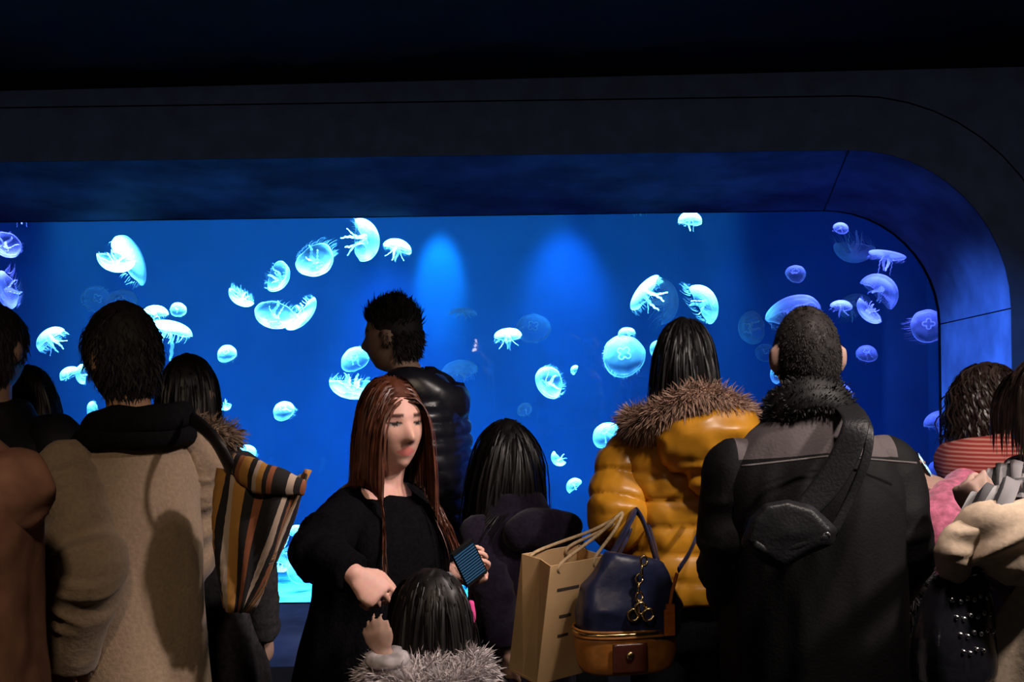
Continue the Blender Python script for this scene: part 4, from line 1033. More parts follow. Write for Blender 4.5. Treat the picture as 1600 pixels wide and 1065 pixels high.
me = mb.mesh('collar'); col_ = obj('collar', me, hairmat('black_fur', (0.010, 0.009, 0.009), 0.6), p.root)
P0, N0 = sample(me, 7000, 4); obj('collar_fur', fur(P0, N0, 0.006, 0.0010, (0, 0, 0.1), 0.4, 8, droop=0.1), hairmat('black_fur', (0.010, 0.009, 0.009), 0.6), col_)
p.hair(hairmat('cropped_hair', (0.016, 0.012, 0.011), 0.75), 7000, 0.007, 3, 0.0011, 71, 0.1, 0.30, 0.25, front=0.35, low=-0.58, puff=1.025, lvar=0.3, shell=0.8)
p.legs(mat_jeans, mat_shoe)
SLING = p

# -- woman with curly hair, pink coat and striped knit
p = Person('woman with wavy dark hair, pink fuzzy coat and red striped knit scarf', 1552, 3.82, 42, 1.55, head_yaw=6, shoulder=0.15)
p.arm(-1, p.L(1474, 830, 3.56), p.L(1488, 765, 3.66)); p.arm(1, (0.17, 0.10, 1.02), (0.02, 0.26, 1.10))
p.body(0.0058, (0.62, 0.40, 0.32), {-1: dict(direc=p.W2L((-0.85, 0.1, 0.30)), palm=p.W2L((0.1, -0.5, 0.8)), curl=0.45, side=-1, thumb=0.4)}, ears=False, scalp=(0.02, 0.014, 0.012))
mat_pink = fabric('pink_fleece', (0.72, 0.20, 0.32), 0.9, 45, 0.35, 0.4, 0.1, sheen=0.3)
p.garment('coat', mat_pink, [(0.86, .225, .18), (0.93, .215, .17), (1.08, .185, .15), (1.20, .185, .145), (1.28, .16, .12), (1.33, .09, .085)], (0.062, 0.080, 0.096, 0.080, 0.050), voxel=0.012, fold=0.010, seed=27)
m, t = nmat('red_striped_knit'); L = t.links; out = t.nodes.new('ShaderNodeOutputMaterial'); b_ = node(t, 'ShaderNodeBsdfPrincipled', Roughness=0.9)
tc = t.nodes.new('ShaderNodeTexCoord'); wv = node(t, 'ShaderNodeTexWave', Scale=26.0, Distortion=0.6, bands_direction='Z'); wv.inputs['Detail'].default_value = 1
rp = ramp(t, [(0.0, (0.30, 0.03, 0.03)), (0.45, (0.42, 0.05, 0.04)), (0.6, (0.30, 0.13, 0.04)), (0.8, (0.55, 0.22, 0.20))])
L.new(tc.outputs['Object'], wv.inputs['Vector']); L.new(wv.outputs['Fac'], rp.inputs['Fac']); L.new(rp.outputs[0], b_.inputs['Base Color']); L.new(b_.outputs[0], out.inputs[0]); mat_knit = m
mb = ringtube([(0.135 * math.cos(t_), 0.115 * math.sin(t_), 1.275 - 0.02 * math.sin(t_)) for t_ in np.arange(12) * 2 * PI / 12], [(0.055, 0.075)] * 12, 14)
me = mb.mesh('knit_scarf'); V = getv(me); setv(me, V + getn(me) * (0.008 * vnoise(V * 18, 6))[:, None]); obj('knit_scarf', me, mat_knit, p.root)
p.hair(hair_dark, 2200, 0.25, 14, 0.003, 81, 0.28, 0.3, 0.16, front=0.25, low=-0.55, curl=0.55, colliders=[torso_col(p, 0.2, 0.16, 1.12, 0.22)], puff=1.20)
p.legs(mat_jeans, mat_shoe)
PINK = p

# -- woman with striped scarf at the picture's edge
p = Person('woman with brown bob, mauve jacket and grey striped scarf, cream coat on her arm', 1664, 2.85, 50, 1.600, head_yaw=4, head_fwd=0.03, shoulder=0.15)
p.arm(-1, p.L(1580, 880, 2.66), p.L(1532, 812, 2.74)); p.arm(1, (0.22, 0.03, 1.02), (0.10, 0.20, 0.98))
p.body(0.0055, (0.66, 0.43, 0.35), {-1: dict(direc=p.W2L((-0.35, 0.15, 0.75)), palm=p.W2L((0.65, 0.3, 0.3)), curl=1.05, side=-1, thumb=0.8)}, scalp=(0.04, 0.024, 0.02))
mat_mauve = fabric('mauve_nylon', (0.24, 0.17, 0.19), 0.6, 40, 0.2, 0.1, 0.3)
p.garment('jacket', mat_mauve, [(0.90, .215, .175), (1.00, .205, .165), (1.12, .195, .155), (1.22, .195, .15), (1.30, .165, .125), (1.35, .09, .085)], (0.062, 0.064, 0.064, 0.056, 0.048), voxel=0.011, fold=0.008, wrinkle=0.010, seed=29)
m, t = nmat('grey_striped_wool'); L = t.links; out = t.nodes.new('ShaderNodeOutputMaterial'); b_ = node(t, 'ShaderNodeBsdfPrincipled', Roughness=0.9)
at_ = t.nodes.new('ShaderNodeAttribute'); at_.attribute_name = 'stripe'
rp = ramp(t, [(0.0, (0.30, 0.28, 0.29)), (0.22, (0.05, 0.05, 0.055)), (0.40, (0.42, 0.40, 0.41)), (0.52, (0.12, 0.115, 0.12)), (0.70, (0.025, 0.025, 0.03)), (0.86, (0.36, 0.34, 0.35))], 'CONSTANT')
L.new(at_.outputs['Fac'], rp.inputs['Fac']); L.new(rp.outputs[0], b_.inputs['Base Color']); L.new(b_.outputs[0], out.inputs[0]); mat_scarf = m
def scarf_strip(pts, wid, th, n=10):
    pts = np.asarray(pts, float); P2, _ = spline(pts, [0.01] * len(pts), 6); T = nrm_rows(np.gradient(P2, axis=0)); V = []; st = []
    for i, (c, tt) in enumerate(zip(P2, T)):
        o_ = nrm(np.array((c[0], c[1], 0.25))); sd = nrm(np.cross(tt, o_)); o2 = np.cross(sd, tt)
        for lay in (1, -1):
            for k in range(n):
                u = k / (n - 1) * 2 - 1
                V.append(c + sd * u * wid / 2 + o2 * (lay * th / 2 * (1 - u ** 4) + 0.008 * math.sin(u * 7 + i * 0.3))); st.append((u + 1) / 2)
    m_ = len(P2); F = []
    for i in range(m_ - 1):
        for lay in (0, 1):
            for k in range(n - 1):
                a = i * 2 * n + lay * n + k; F.append((a, a + 1, a + 2 * n + 1, a + 2 * n) if lay == 0 else (a + 1, a, a + 2 * n, a + 2 * n + 1))
        for k in (0, n - 1):
            a = i * 2 * n + k; F.append((a, a + n, a + 3 * n, a + 2 * n))
    for i in (0, m_ - 1):
        for k in range(n - 1): a = i * 2 * n + k; F.append((a, a + 1, a + n + 1, a + n))
    me = mesh_from('scarf', V, F); A_ = me.attributes.new('stripe', 'FLOAT', 'POINT'); A_.data.foreach_set('value', np.array(st, np.float32)); return me
sc = [(0.125 * math.cos(t_), 0.115 * math.sin(t_) + 0.005, 1.345 + 0.02 * math.cos(t_)) for t_ in np.linspace(math.radians(60), math.radians(400), 12)]
obj('scarf', scarf_strip(sc, 0.13, 0.03), mat_scarf, p.root)
e0 = p.L(1582, 720, 2.66)
obj('scarf_end', scarf_strip([(-0.10, 0.10, 1.36), (-0.145, 0.09, 1.30), e0 * 0.5 + np.array((-0.16, 0.10, 1.25)) * 0.5, p.L(1556, 765, 2.57), p.L(1530, 815, 2.55)], 0.085, 0.020), mat_scarf, p.root)
p.hair(hair_dark, 2400, 0.17, 10, 0.003, 91, 0.38, 0.15, 0.07, front=0.25, low=-0.5, puff=1.09, lvar=0.2, colliders=[face_col(p)])
p.legs(fabric('tan_wool_skirt', (0.25, 0.14, 0.06), 0.9, 70, 0.25, 0.2, 0.1), mat_shoe, 0.11)
SCARF = p

# -- child in the black fur hat
p = Person('small child in black fur hat and dark coat beside the studded bag', 1402, 3.36, 20, 1.01, headH=0.195)
p.body(0.011, SK)
p.garment('coat', mat_black, [(0.36, .16, .14), (0.52, .145, .125), (0.66, .13, .11), (0.75, .125, .10), (0.80, .08, .075)], (0.054, 0.053, 0.05, 0.046, 0.042), voxel=0.013, seed=31)
mb = MB(); mb.ell(p.hc + (0, -0.01, 0.02), (0.096, 0.112, 0.105)); me = remesh(mb, 'fur_hat', 0.012, 1); mfk = hairmat('black_long_fur', (0.022, 0.021, 0.023), 0.5); ht_ = obj('fur_hat', me, mfk, p.root)
P0, N0 = sample(me, 5000, 4, lambda a, b: ~((b[:, 1] > 0.75) & (a[:, 2] < p.hc[2] + 0.05))); obj('hat_fur', fur(P0, N0, 0.05, 0.002, (0, 0, -0.5), 0.6, 8), mfk, ht_)
p.legs(mat_jeans, mat_shoe, voxel=0.02)
# ------------------------------------------------------------------ bags, phones, things carried
def leather(name, col, rough=0.4, spec=0.5): return fabric(name, col, rough, 45, 0.18, 0.12, spec)
mat_gold = fabric('gold_metal', (0.75, 0.55, 0.25), 0.25, 20, 0.1, 0, 0.5, metal=1.0)
mat_silver = fabric('silver_metal', (0.8, 0.8, 0.82), 0.22, 20, 0.05, 0, 0.5, metal=1.0)
def basis(dirx, up):
    x = nrm(dirx); z = nrm(np.asarray(up, float) - x * np.dot(up, x)); y = np.cross(z, x); return np.stack([x, y, z], 1)
def thing(name, c, label, cat, rot=None):
    o = empty(name, tuple(c)); 
    if rot is not None: o.rotation_euler = Matrix([list(map(float, r)) for r in rot]).to_euler()
    return tag(o, label, cat)
def in_frame(c, R): return lambda v: R.T @ (np.asarray(v, float) - np.asarray(c, float))

# -- striped cloth tote on the tan-coated man's far shoulder
m, t = nmat('striped_canvas'); L = t.links; out = t.nodes.new('ShaderNodeOutputMaterial'); b_ = node(t, 'ShaderNodeBsdfPrincipled', Roughness=0.9)
at_ = t.nodes.new('ShaderNodeAttribute'); at_.attribute_name = 'stripe'
YL, BK, CR, RU = (0.50, 0.24, 0.05), (0.014, 0.012, 0.012), (0.52, 0.40, 0.30), (0.30, 0.10, 0.04)
rp = ramp(t, [(0.0, CR), (0.06, BK), (0.14, RU), (0.22, YL), (0.36, BK), (0.44, CR), (0.50, YL), (0.58, BK), (0.64, RU), (0.70, BK), (0.84, CR), (0.90, BK), (0.95, RU)], 'CONSTANT')
L.new(at_.outputs['Fac'], rp.inputs['Fac']); L.new(rp.outputs[0], b_.inputs['Base Color']); L.new(b_.outputs[0], out.inputs[0])
D0 = 2.86
top = np.array(P(415, 748, D0)); bot = np.array(P(368, 952, D0 + 0.02)); R = basis(np.array(P(478, 762, D0 - 0.03)) - np.array(P(352, 728, D0 + 0.03)), top - bot)
root = thing('tote_bag', bot, 'slouchy cloth tote with mustard, black, cream and rust stripes', 'bag', R)
hgt = np.linalg.norm(top - bot); n, mrow = 36, 12; V = []; st = []; F = []
for lay in (0, 1):
    for i in range(mrow + 1):
        u = i / mrow; wx = 0.030 + 0.072 * u ** 0.85; wy = 0.022 + 0.050 * math.sin(u * 2.2); 
        if lay: wx -= 0.006; wy -= 0.006
        for j in range(n):
            a = 2 * PI * j / n; ca, sa = math.cos(a), math.sin(a)
            x = wx * math.copysign(abs(ca) ** 0.8, ca); y = wy * math.copysign(abs(sa) ** 0.8, sa)
            fold = 0.008 * math.sin(3 * a + 4 * u) + 0.006 * math.sin(7 * a + 9 * u)
            V.append((x + fold * ca + 0.012 * u * u, y + fold * sa, hgt * u + (0.022 * math.sin(2 * a + 0.6) + 0.02 * ca) * u ** 3 + (0.012 if lay else 0) * (1 - u))); st.append((j / n * 2 + 0.12 * u) % 1.0)
M_ = (mrow + 1) * n
for lay in (0, 1):
    for i in range(mrow):
        for j in range(n):
            q = (lay * M_ + i * n + j, lay * M_ + i * n + (j + 1) % n, lay * M_ + (i + 1) * n + (j + 1) % n, lay * M_ + (i + 1) * n + j); F.append(q if lay == 0 else q[::-1])
for j in range(n): F.append((mrow * n + j, mrow * n + (j + 1) % n, M_ + mrow * n + (j + 1) % n, M_ + mrow * n + j))
F.append(tuple(range(n))[::-1])
me = mesh_from('bag_body', V, F); A_ = me.attributes.new('stripe', 'FLOAT', 'POINT'); A_.data.foreach_set('value', np.array(st, np.float32)); obj('bag_body', me, m, root)
# folded flap of cloth lying over the mouth
fl = in_frame(bot, R); mb = MB()
pts = [fl(P(x, y, d)) for x, y, d in ((362, 722, 2.84), (395, 742, 2.79), (430, 752, 2.77), (476, 762, 2.80))]
P2, R2 = spline(pts, [(0.012, 0.022), (0.016, 0.036), (0.016, 0.034), (0.006, 0.016)], 6); mb.loft(P2, [tuple(x) for x in R2], 14, (0, 0, 1))
V = mb.verts(); me = mb.mesh('flap'); setv(me, V + getn(me) * (0.006 * vnoise(V * 40, 2))[:, None]); A_ = me.attributes.new('stripe', 'FLOAT', 'POINT'); A_.data.foreach_set('value', ((V[:, 0] * 5.5 + 0.3) % 1.0).astype(np.float32)); obj('flap', me, m, root)
mb = MB(); pts = [fl(P(x, y, d)) for x, y, d in ((300, 654, 2.93), (318, 668, 2.86), (338, 690, 2.82), (356, 722, 2.82), (366, 745, 2.84))]
P2, R2 = spline(pts, [(0.006, 0.017)] * 5, 6); mb.loft(P2, [tuple(x) for x in R2], 10); obj('strap', mb.mesh('strap'), leather('black_strap_leather', (0.015, 0.014, 0.015)), root)

# -- kraft paper shopper
mat_kraft = fabric('kraft_paper', (0.56, 0.37, 0.18), 0.7, 9, 0.10, 0.04, 0.25)
mat_print = fabric('dark_print', (0.06, 0.045, 0.04), 0.7, 30, 0.1, 0)
dk = 3.22
btm = np.array(P(862, 1046, dk)); tp = np.array(P(905, 876, dk)); up = nrm(tp - btm); R = basis((0.72, 0.66, 0.0), up)
R = np.stack([R[:, 0], R[:, 1], R[:, 2]], 1); hh = 0.30
root = thing('paper_bag', btm, 'tall kraft paper shopping bag hanging from the yellow sleeve', 'bag', R)
W_, G_, th = 0.20, 0.10, 0.003      # x: main face, y: gusset
def crease(v): return v
mb = MB()
mb.box((0, G_ / 2, hh / 2), (W_, th, hh)); obj('back_panel', mb.mesh('back_panel', False), mat_kraft, root)
mb = MB(); mb.box((0, -G_ / 2, hh / 2), (W_, th, hh)); obj('front_panel', mb.mesh('front_panel', False), mat_kraft, root)
for sx in (-1, 1):
    mb = MB(); x = sx * W_ / 2; ins = -sx * 0.014
    V = [(x, -G_ / 2, 0), (x, G_ / 2, 0), (x + ins * 0.1, 0, 0.0), (x, -G_ / 2, hh), (x, G_ / 2, hh), (x + ins, 0, hh)]
    V += [(a - sx * th, b, c) for a, b, c in V]
    mb.add(V, [(0, 2, 5, 3), (2, 1, 4, 5), (6, 9, 11, 8), (8, 11, 10, 7), (3, 5, 11, 9), (5, 4, 10, 11)]); obj('gusset', mb.mesh('gusset', False), mat_kraft, root)
mb = MB(); mb.box((0, 0, th), (W_, G_, th * 2)); obj('base', mb.mesh('base', False), mat_kraft, root)
for z, w0 in ((0.235, 0.075), (0.165, 0.04), (0.115, 0.036)):
    mb = MB(); mb.box((-0.03, -G_ / 2 - th * 0.7, z), (w0, 0.0012, 0.007)); obj('print_line', mb.mesh('print_line', False), mat_print, root)
fl = in_frame(btm, R)
for k, sy in enumerate((-1, 1)):
    a_ = np.array((-0.06, sy * G_ / 2 * 0.93, hh - 0.03)); b2 = np.array((0.06, sy * G_ / 2 * 0.93, hh - 0.03)); hk_ = fl(P(972 + 6 * k, 800, 3.36 + 0.05 * k))
    mb = MB(); P2, R2 = spline([a_, a_ + (0, 0, 0.03), a_ * 0.35 + hk_ * 0.65 + (-0.006, 0, 0), hk_, b2 * 0.35 + hk_ * 0.65 + (0.006, 0, 0), b2 + (0, 0, 0.03), b2], [0.0045] * 7, 5); mb.loft(P2, [tuple(x) for x in R2], 8); obj('handle', mb.mesh('handle'), fabric('tan_cord', (0.42, 0.30, 0.17), 0.8, 90, 0.2, 0.2), root)

# -- navy and tan leather bag
mat_navy = leather('navy_leather', (0.022, 0.030, 0.085), 0.38); mat_tanl = leather('tan_leather', (0.50, 0.19, 0.035), 0.42); mat_brl = leather('brown_patent', (0.10, 0.028, 0.018), 0.3)
db = 3.12; c0 = np.array(P(978, 1046, db)); ctop = np.array(P(992, 868, db)); R = basis((0.97, 0.20, 0.0), nrm(ctop - c0))
root = thing('handbag', c0, 'navy leather handbag with tan base, gold chain and orange tag', 'bag', R); fl = in_frame(c0, R); hb = np.linalg.norm(ctop - c0)
mb = MB(); rg = [(0.085, .122, .068), (0.11, .129, .074), (0.13, .131, .075), (0.17, .124, .070), (0.21, .108, .058), (0.25, .085, .046), (0.272, .070, .034)]
P2, R2 = spline([(0.004 * i, 0, z) for i, (z, a, b) in enumerate(rg)], [(a, b) for z, a, b in rg], 3); mb.loft(P2, [tuple(x) for x in R2], 30, (0, 1, 0), 2.6)
me = remesh(mb, 'upper_body', 0.006, 3); V = getv(me); setv(me, V + getn(me) * (0.010 * (1 - 2 * np.abs(vnoise(V * np.array((14, 14, 9)), 3))) * smst(0.12, 0.17, V[:, 2]))[:, None]); obj('upper_body', me, mat_navy, root)
mb = MB(); rg = [(0.0, .095, .050), (0.012, .115, .063), (0.05, .124, .069), (0.098, .127, .071)]
P2, R2 = spline([(0, 0, z) for z, a, b in rg], [(a, b) for z, a, b in rg], 3); mb.loft(P2, [tuple(x) for x in R2], 34, (0, 1, 0), 2.6); obj('base', mb.mesh('base'), mat_tanl, root)
def ring_at(z, a, b, r, name, mat, x0=-1, x1=1):
    mb = MB(); an = np.arange(0, 44) * 2 * PI / 44; e = 2 / 2.6
    pts = [(a * math.copysign(abs(math.cos(t_)) ** e, math.cos(t_)), b * math.copysign(abs(math.sin(t_)) ** e, math.sin(t_)), z) for t_ in an]
    pts += pts[:1]; mb.loft(pts, [r] * len(pts), 8, (0, 0, 1)); obj(name, mb.mesh(name), mat, root)
ring_at(0.110, .1285, .0725, 0.0035, 'piping', mat_tanl); ring_at(0.096, .1285, .0725, 0.0035, 'piping', mat_tanl); ring_at(0.103, .1275, .0715, 0.0045, 'zip', mat_gold)
mb = MB(); mb.loft([(x, -0.0745 - 0.002 * math.cos(x * 16), 0.048) for x in np.linspace(-0.055, 0.03, 8)], [(0.002, 0.036)] * 8, 10, (0, 0, 1), 5); obj('front_panel', mb.mesh('front_panel'), mat_brl, root)
mb = MB(); mb.ell((-0.012, -0.080, 0.055), (0.011, 0.006, 0.011)); obj('button', mb.mesh('button'), mat_gold, root)
cp = [fl(P(x, y, db - 0.085)) for x, y in ((1006, 876), (1003, 890), (999, 904), (998, 918), (999, 932), (998, 944))]
lk = MB(); an = np.arange(11) * 2 * PI / 10; lk.loft([(0.008 * math.cos(t_), 0, 0.012 * math.sin(t_)) for t_ in an], [0.0032] * 11, 6, (0, 1, 0)); lkm = lk.mesh('chain_link'); lkm.materials.append(mat_gold)
for k, q in enumerate(cp):
    o = obj('chain_link', lkm, None, root); o.location = tuple(q); o.rotation_euler = (0, 0, (k % 2) * 1.3)
for k, (x, y) in enumerate(((990, 960), (1013, 960), (1001, 950))):
    o = obj('charm_ring', lkm, None, root); o.location = tuple(fl(P(x, y, db - 0.09))); o.scale = (1.6, 1.6, 1.2)
mb = MB(); g = [fl(P(x, y, db - 0.06)) for x, y in ((1058, 895), (1050, 925), (1047, 945))]; mb.loft(g, [(0.004, 0.006)] * 3, 8)
mb.box(fl(P(1046, 972, db - 0.06)), (0.026, 0.006, 0.062)); mb.box(fl(P(1047, 950, db - 0.06)), (0.020, 0.010, 0.020)); obj('leather_tag', mb.mesh('leather_tag', False), leather('orange_leather', (0.62, 0.17, 0.02), 0.4), root)
for k, pts in enumerate((((948, 880, db + 0.03), (968, 845, 3.26), (985, 812, 3.33), (992, 796, 3.38), (1004, 812, 3.34), (1016, 845, 3.28), (1026, 880, db + 0.02)), ((955, 885, db + 0.06), (975, 845, 3.34), (990, 806, 3.44), (998, 795, 3.47), (1010, 815, 3.44), (1022, 850, 3.34), (1030, 884, db + 0.06)))):
    mb = MB(); P2, R2 = spline([fl(P(*q)) for q in pts], [(0.005, 0.012)] * 7, 5); mb.loft(P2, [tuple(x) for x in R2], 10, (0, 1, 0)); obj('handle', mb.mesh('handle'), mat_navy, root)
mb = MB(); P2, R2 = spline([fl(P(*q)) for q in ((1060, 890, db), (1078, 862, 3.2), (1092, 828, 3.3), (1098, 800, 3.36))], [(0.003, 0.009)] * 4, 6); mb.loft(P2, [tuple(x) for x in R2], 8); obj('shoulder_strap', mb.mesh('shoulder_strap'), mat_navy, root)
mb = MB(); mb.ell(fl(P(1093, 828, 3.285)), (0.008, 0.006, 0.010)); obj('buckle', mb.mesh('buckle'), mat_silver, root)

# -- black sling bag across the short-haired man's back
mat_nyl = fabric('black_nylon_webbing', (0.016, 0.016, 0.018), 0.42, 160, 0.25, 0.15, 0.4)
p = SLING; yb = -0.196
def bk(px, py, off=0.0):
    """point on the man's back plane in his own frame"""
    d = 2.9 + yb - off; v = p.L(px, py, d); return v
c0 = p.root.matrix_basis @ Vector(tuple(bk(1232, 840)))
root = thing('sling_bag', c0, 'black nylon sling bag worn across the short-haired man\'s back', 'bag'); Lc = np.array(c0)
def wl(v): return (rotz(p.yaw) @ np.asarray(v, float)) + p.org - Lc
poly = [(1163, 848), (1176, 812), (1196, 788), (1232, 782), (1270, 795), (1303, 828), (1296, 848), (1262, 864), (1222, 886), (1190, 872)]
mb = MB(); front = [wl(bk(x, y, 0.062)) for x, y in poly]; back = [wl(bk(x, y, 0.012)) for x, y in poly]
cf = np.mean(front, 0); cb = np.mean(back, 0); n = len(poly); mid = [(f + b) / 2 + (f - cf) * 0.06 for f, b in zip(front, back)]; front = [cf + (f - cf) * 0.92 for f in front]
mb.add(np.array(back + mid + front + [cb, cf + np.array((0, -0.012, 0))]), [(i, (i + 1) % n, n + (i + 1) % n, n + i) for i in range(n)] + [(n + i, n + (i + 1) % n, 2 * n + (i + 1) % n, 2 * n + i) for i in range(n)] + [((i + 1) % n, i, 3 * n) for i in range(n)] + [(2 * n + i, 2 * n + (i + 1) % n, 3 * n + 1) for i in range(n)])
me = remesh(mb, 'pouch', 0.005, 2); V = getv(me); setv(me, V + getn(me) * (0.004 * (1 - 2 * np.abs(vnoise(V @ roty(0.5).T * np.array((9, 9, 24)), 5))))[:, None]); obj('pouch', me, mat_nyl, root)
mb = MB(); pts = [wl(bk(x, y, 0.064)) for x, y in ((1178, 850), (1205, 862), (1245, 852), (1292, 836))]; P2, R2 = spline(pts, [(0.004, 0.010)] * 4, 6); mb.loft(P2, [tuple(x) for x in R2], 8); obj('zip_flap', mb.mesh('zip_flap'), mat_nyl, root)
mb = MB(); mb.ell(wl(bk(1290, 834, 0.062)), (0.012, 0.006, 0.008), roty(0.5)); obj('buckle', mb.mesh('buckle'), mat_silver, root)
mb = MB(); pts = [(1322, 634, -0.09), (1334, 648, -0.035), (1336, 668, 0.0), (1318, 715, 0.012), (1290, 760, 0.018), (1255, 800, 0.022)]
P2, R2 = spline([wl(bk(x, y, o_)) for x, y, o_ in pts], [(0.026, 0.003), (0.027, 0.003), (0.028, 0.003), (0.030, 0.004), (0.030, 0.004), (0.026, 0.004)], 6); mb.loft(P2, [tuple(x) for x in R2], 12, (0, -1, 0), 4); obj('shoulder_strap', mb.mesh('shoulder_strap'), mat_nyl, root)
mb = MB(); pts = [(1350, 650, -0.05), (1358, 676, -0.01), (1352, 720, 0.006), (1330, 775, 0.01), (1300, 835, 0.02)]
P2, R2 = spline([wl(bk(x, y, o_)) for x, y, o_ in pts], [(0.010, 0.003)] * 5, 6); mb.loft(P2, [tuple(x) for x in R2], 10, (0, -1, 0), 4); obj('side_strap', mb.mesh('side_strap'), mat_nyl, root)

# -- cream coat over the scarf woman's arm
mat_cream = fabric('cream_twill', (0.72, 0.55, 0.40), 0.75, 70, 0.12, 0.1, 0.2)
c0 = np.array(P(1545, 862, 2.60)); root = thing('folded_coat', c0, 'cream coat draped over the forearm of the woman with the striped scarf', 'coat')
mb = MB(); mb.limb([np.array(P(x, y, d)) - c0 for x, y, d in ((1510, 850, 2.58), (1545, 836, 2.55), (1585, 832, 2.54), (1640, 836, 2.58))], [(0.042, 0.045), (0.050, 0.056), (0.052, 0.060), (0.055, 0.06)], 18)
mb.limb([np.array(P(x, y, d)) - c0 for x, y, d in ((1560, 866, 2.55), (1600, 866, 2.55), (1640, 870, 2.57))], [0.045, 0.052, 0.05], 14)
me = remesh(mb, 'coat_bundle', 0.006, 3); V = getv(me); q = V @ np.array([[1, 0, 0.55], [0, 1, 0], [-0.6, 0, 1]]).T
setv(me, V + getn(me) * (0.017 * (1 - 2.4 * np.abs(vnoise(q * np.array((4, 5, 15)), 4))) - 0.002)[:, None]); obj('coat_bundle', me, mat_cream, root)
mb = MB(); mb.limb([np.array(P(x, y, d)) - c0 for x, y, d in ((1548, 830, 2.55), (1512, 838, 2.55), (1490, 856, 2.55), (1492, 884, 2.56))], [0.028, 0.030, 0.030, 0.029], 16)
me = remesh(mb, 'sleeve', 0.007, 2); V = getv(me); setv(me, V + getn(me) * (0.009 * (1 - 2 * np.abs(vnoise(V * np.array((12, 12, 30)), 8))))[:, None]); obj('sleeve', me, mat_cream, root)
mb = MB(); mb.loft([np.array(P(x, y, d)) - c0 for x, y, d in ((1640, 870, 2.60), (1632, 930, 2.60), (1618, 990, 2.61), (1608, 1060, 2.63), (1604, 1130, 2.65))], [(0.035, 0.05), (0.018, 0.07), (0.014, 0.085), (0.012, 0.095), (0.012, 0.10)], 20, (1, 0, 0), 2.2)
me = remesh(mb, 'coat_tail', 0.008, 2); V = getv(me); setv(me, V + getn(me) * (0.012 * (1 - 2 * np.abs(vnoise(V * np.array((16, 16, 4)), 8))))[:, None]); obj('coat_tail', me, mat_cream, root)

# -- studded black bag
mat_pat = leather('black_patent_leather', (0.014, 0.014, 0.018), 0.2, 0.6)
dS = 2.60; c0 = np.array(P(1490, 1066, dS)); R = basis((0.86, 0.5, 0.0), np.array(P(1510, 905, dS)) - c0); root = thing('studded_bag', c0, 'glossy black leather bag with rows of silver studs', 'bag', R)
mb = MB(); rg = [(0.0, .085, .045), (0.02, .098, .055), (0.10, .095, .050), (0.18, .080, .038), (0.225, .066, .022)]
P2, R2 = spline([(0, 0, z) for z, a, b in rg], [(a, b) for z, a, b in rg], 4); mb.loft(P2, [tuple(x) for x in R2], 30, (0, 1, 0), 3.4); me = remesh(mb, 'bag_body', 0.006, 2); V = getv(me)
setv(me, V + getn(me) * (0.006 * vnoise(V * np.array((14, 14, 10)), 6))[:, None]); obj('bag_body', me, mat_pat, root)
sm_ = MB(); sm_.ell((0, 0, 0), (0.0055, 0.005, 0.0055), None, 8, 6); smm = sm_.mesh('stud'); smm.materials.append(mat_silver)
for k in range(22):
    o = obj('stud', smm, None, root); row, i = divmod(k, 6)
    z = 0.185 - row * 0.034 - 0.005 * (i % 2); x = -0.055 + i * 0.019 + 0.006 * row; dep = np.interp(z, [0, .02, .10, .18, .225], [.045, .055, .050, .038, .022]); wid = np.interp(z, [0, .02, .10, .18, .225], [.085, .098, .095, .080, .066])
    o.location = (x, -dep * (1 - abs(x / wid) ** 3.4) ** (1 / 3.4) - 0.002, z)
fl = in_frame(c0, R); mb = MB(); P2, R2 = spline([(-0.045, 0, 0.21), (-0.035, -0.005, 0.26), fl(P(1530, 890, 2.62)), (0.055, -0.005, 0.27), (0.05, 0, 0.21)], [0.0065] * 5, 6); mb.loft(P2, [tuple(x) for x in R2], 10); obj('handle', mb.mesh('handle'), mat_pat, root)

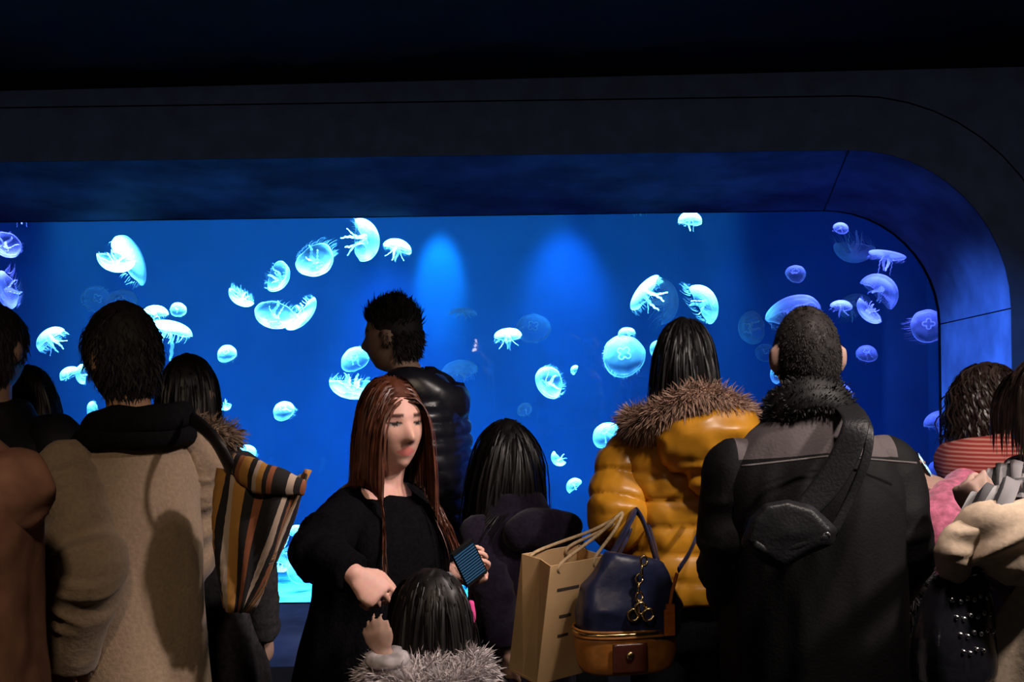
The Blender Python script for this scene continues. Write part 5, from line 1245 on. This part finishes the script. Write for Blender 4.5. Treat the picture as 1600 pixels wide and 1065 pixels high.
# -- phones
def phone(name, c, xdir, up, label, w_=0.064, h_=0.122, glow=(0.12, 0.35, 0.8), strength=0.6, scr='bars'):
    R = basis(xdir, up); root = thing(name, c, label, 'phone', R); mb = MB(); mb.box((0, 0, 0), (w_, 0.008, h_)); me = mb.mesh('case', False)
    bm = bmesh.new(); bm.from_mesh(me); bmesh.ops.bevel(bm, geom=bm.edges[:], offset=0.0035, segments=2, affect='EDGES'); bm.to_mesh(me); bm.free(); obj('case', me, leather('black_phone_case', (0.012, 0.012, 0.013), 0.3), root)
    m, t = nmat(name + '_' + scr); out = t.nodes.new('ShaderNodeOutputMaterial'); e = node(t, 'ShaderNodeEmission', Strength=strength); tc = t.nodes.new('ShaderNodeTexCoord')
    if scr == 'bars':
        tx = node(t, 'ShaderNodeTexWave', Scale=38.0, Distortion=1.2, bands_direction='Z'); tx.inputs['Detail'].default_value = 3; rp = ramp(t, [(0.35, tuple(np.array(glow) * 0.12)), (0.7, glow)])
    else:
        tx = node(t, 'ShaderNodeTexNoise', Scale=70.0, Detail=2); rp = ramp(t, [(0.42, tuple(np.array(glow) * 0.35)), (0.62, (0.8, 1.0, 1.0))])
    t.links.new(tc.outputs['Object'], tx.inputs['Vector']); t.links.new(tx.outputs['Fac'], rp.inputs['Fac']); t.links.new(rp.outputs[0], e.inputs['Color']); t.links.new(e.outputs[0], out.inputs[0])
    mb = MB(); mb.box((0, -0.0045, 0.002), (w_ * 0.88, 0.0012, h_ * 0.80)); obj('screen', mb.mesh('screen', False), m, root)
phone('phone', P(733, 879, 3.02), (0.62, 0.25, 0.42), (0.62, 0.1, 0.75), 'dark phone with lit screen in the long-haired woman\'s hand', glow=(0.06, 0.16, 0.30), strength=0.5)
phone('phone', P(1449, 736, 3.70), (0.25, 0.93, 0.12), (-0.50, 0.1, 0.86), 'phone with bright cyan screen held up by the woman in pink', 0.066, 0.125, (0.05, 0.45, 0.9), 1.6, 'spots')

# -- lit louvred sign on the wall behind the visitors (seen as a reflection in the window)
root = thing('lit_sign', (-0.60, -4.23, 1.5), 'small lit white sign with dark louvres on the wall behind the visitors', 'sign')
mb = MB(); mb.box((0, 0, 0), (0.22, 0.03, 0.40)); obj('casing', mb.mesh('casing', False), mat_groove, root)
m, t = nmat('lit_sign_face'); out = t.nodes.new('ShaderNodeOutputMaterial'); e = node(t, 'ShaderNodeEmission', Color=(1, 0.93, 0.75, 1), Strength=14.0); t.links.new(e.outputs[0], out.inputs[0])
for k in range(6):
    mb = MB(); mb.box((0, 0.018, -0.16 + k * 0.064), (0.19, 0.006, 0.044)); obj('light_strip', mb.mesh('light_strip', False), m, root)
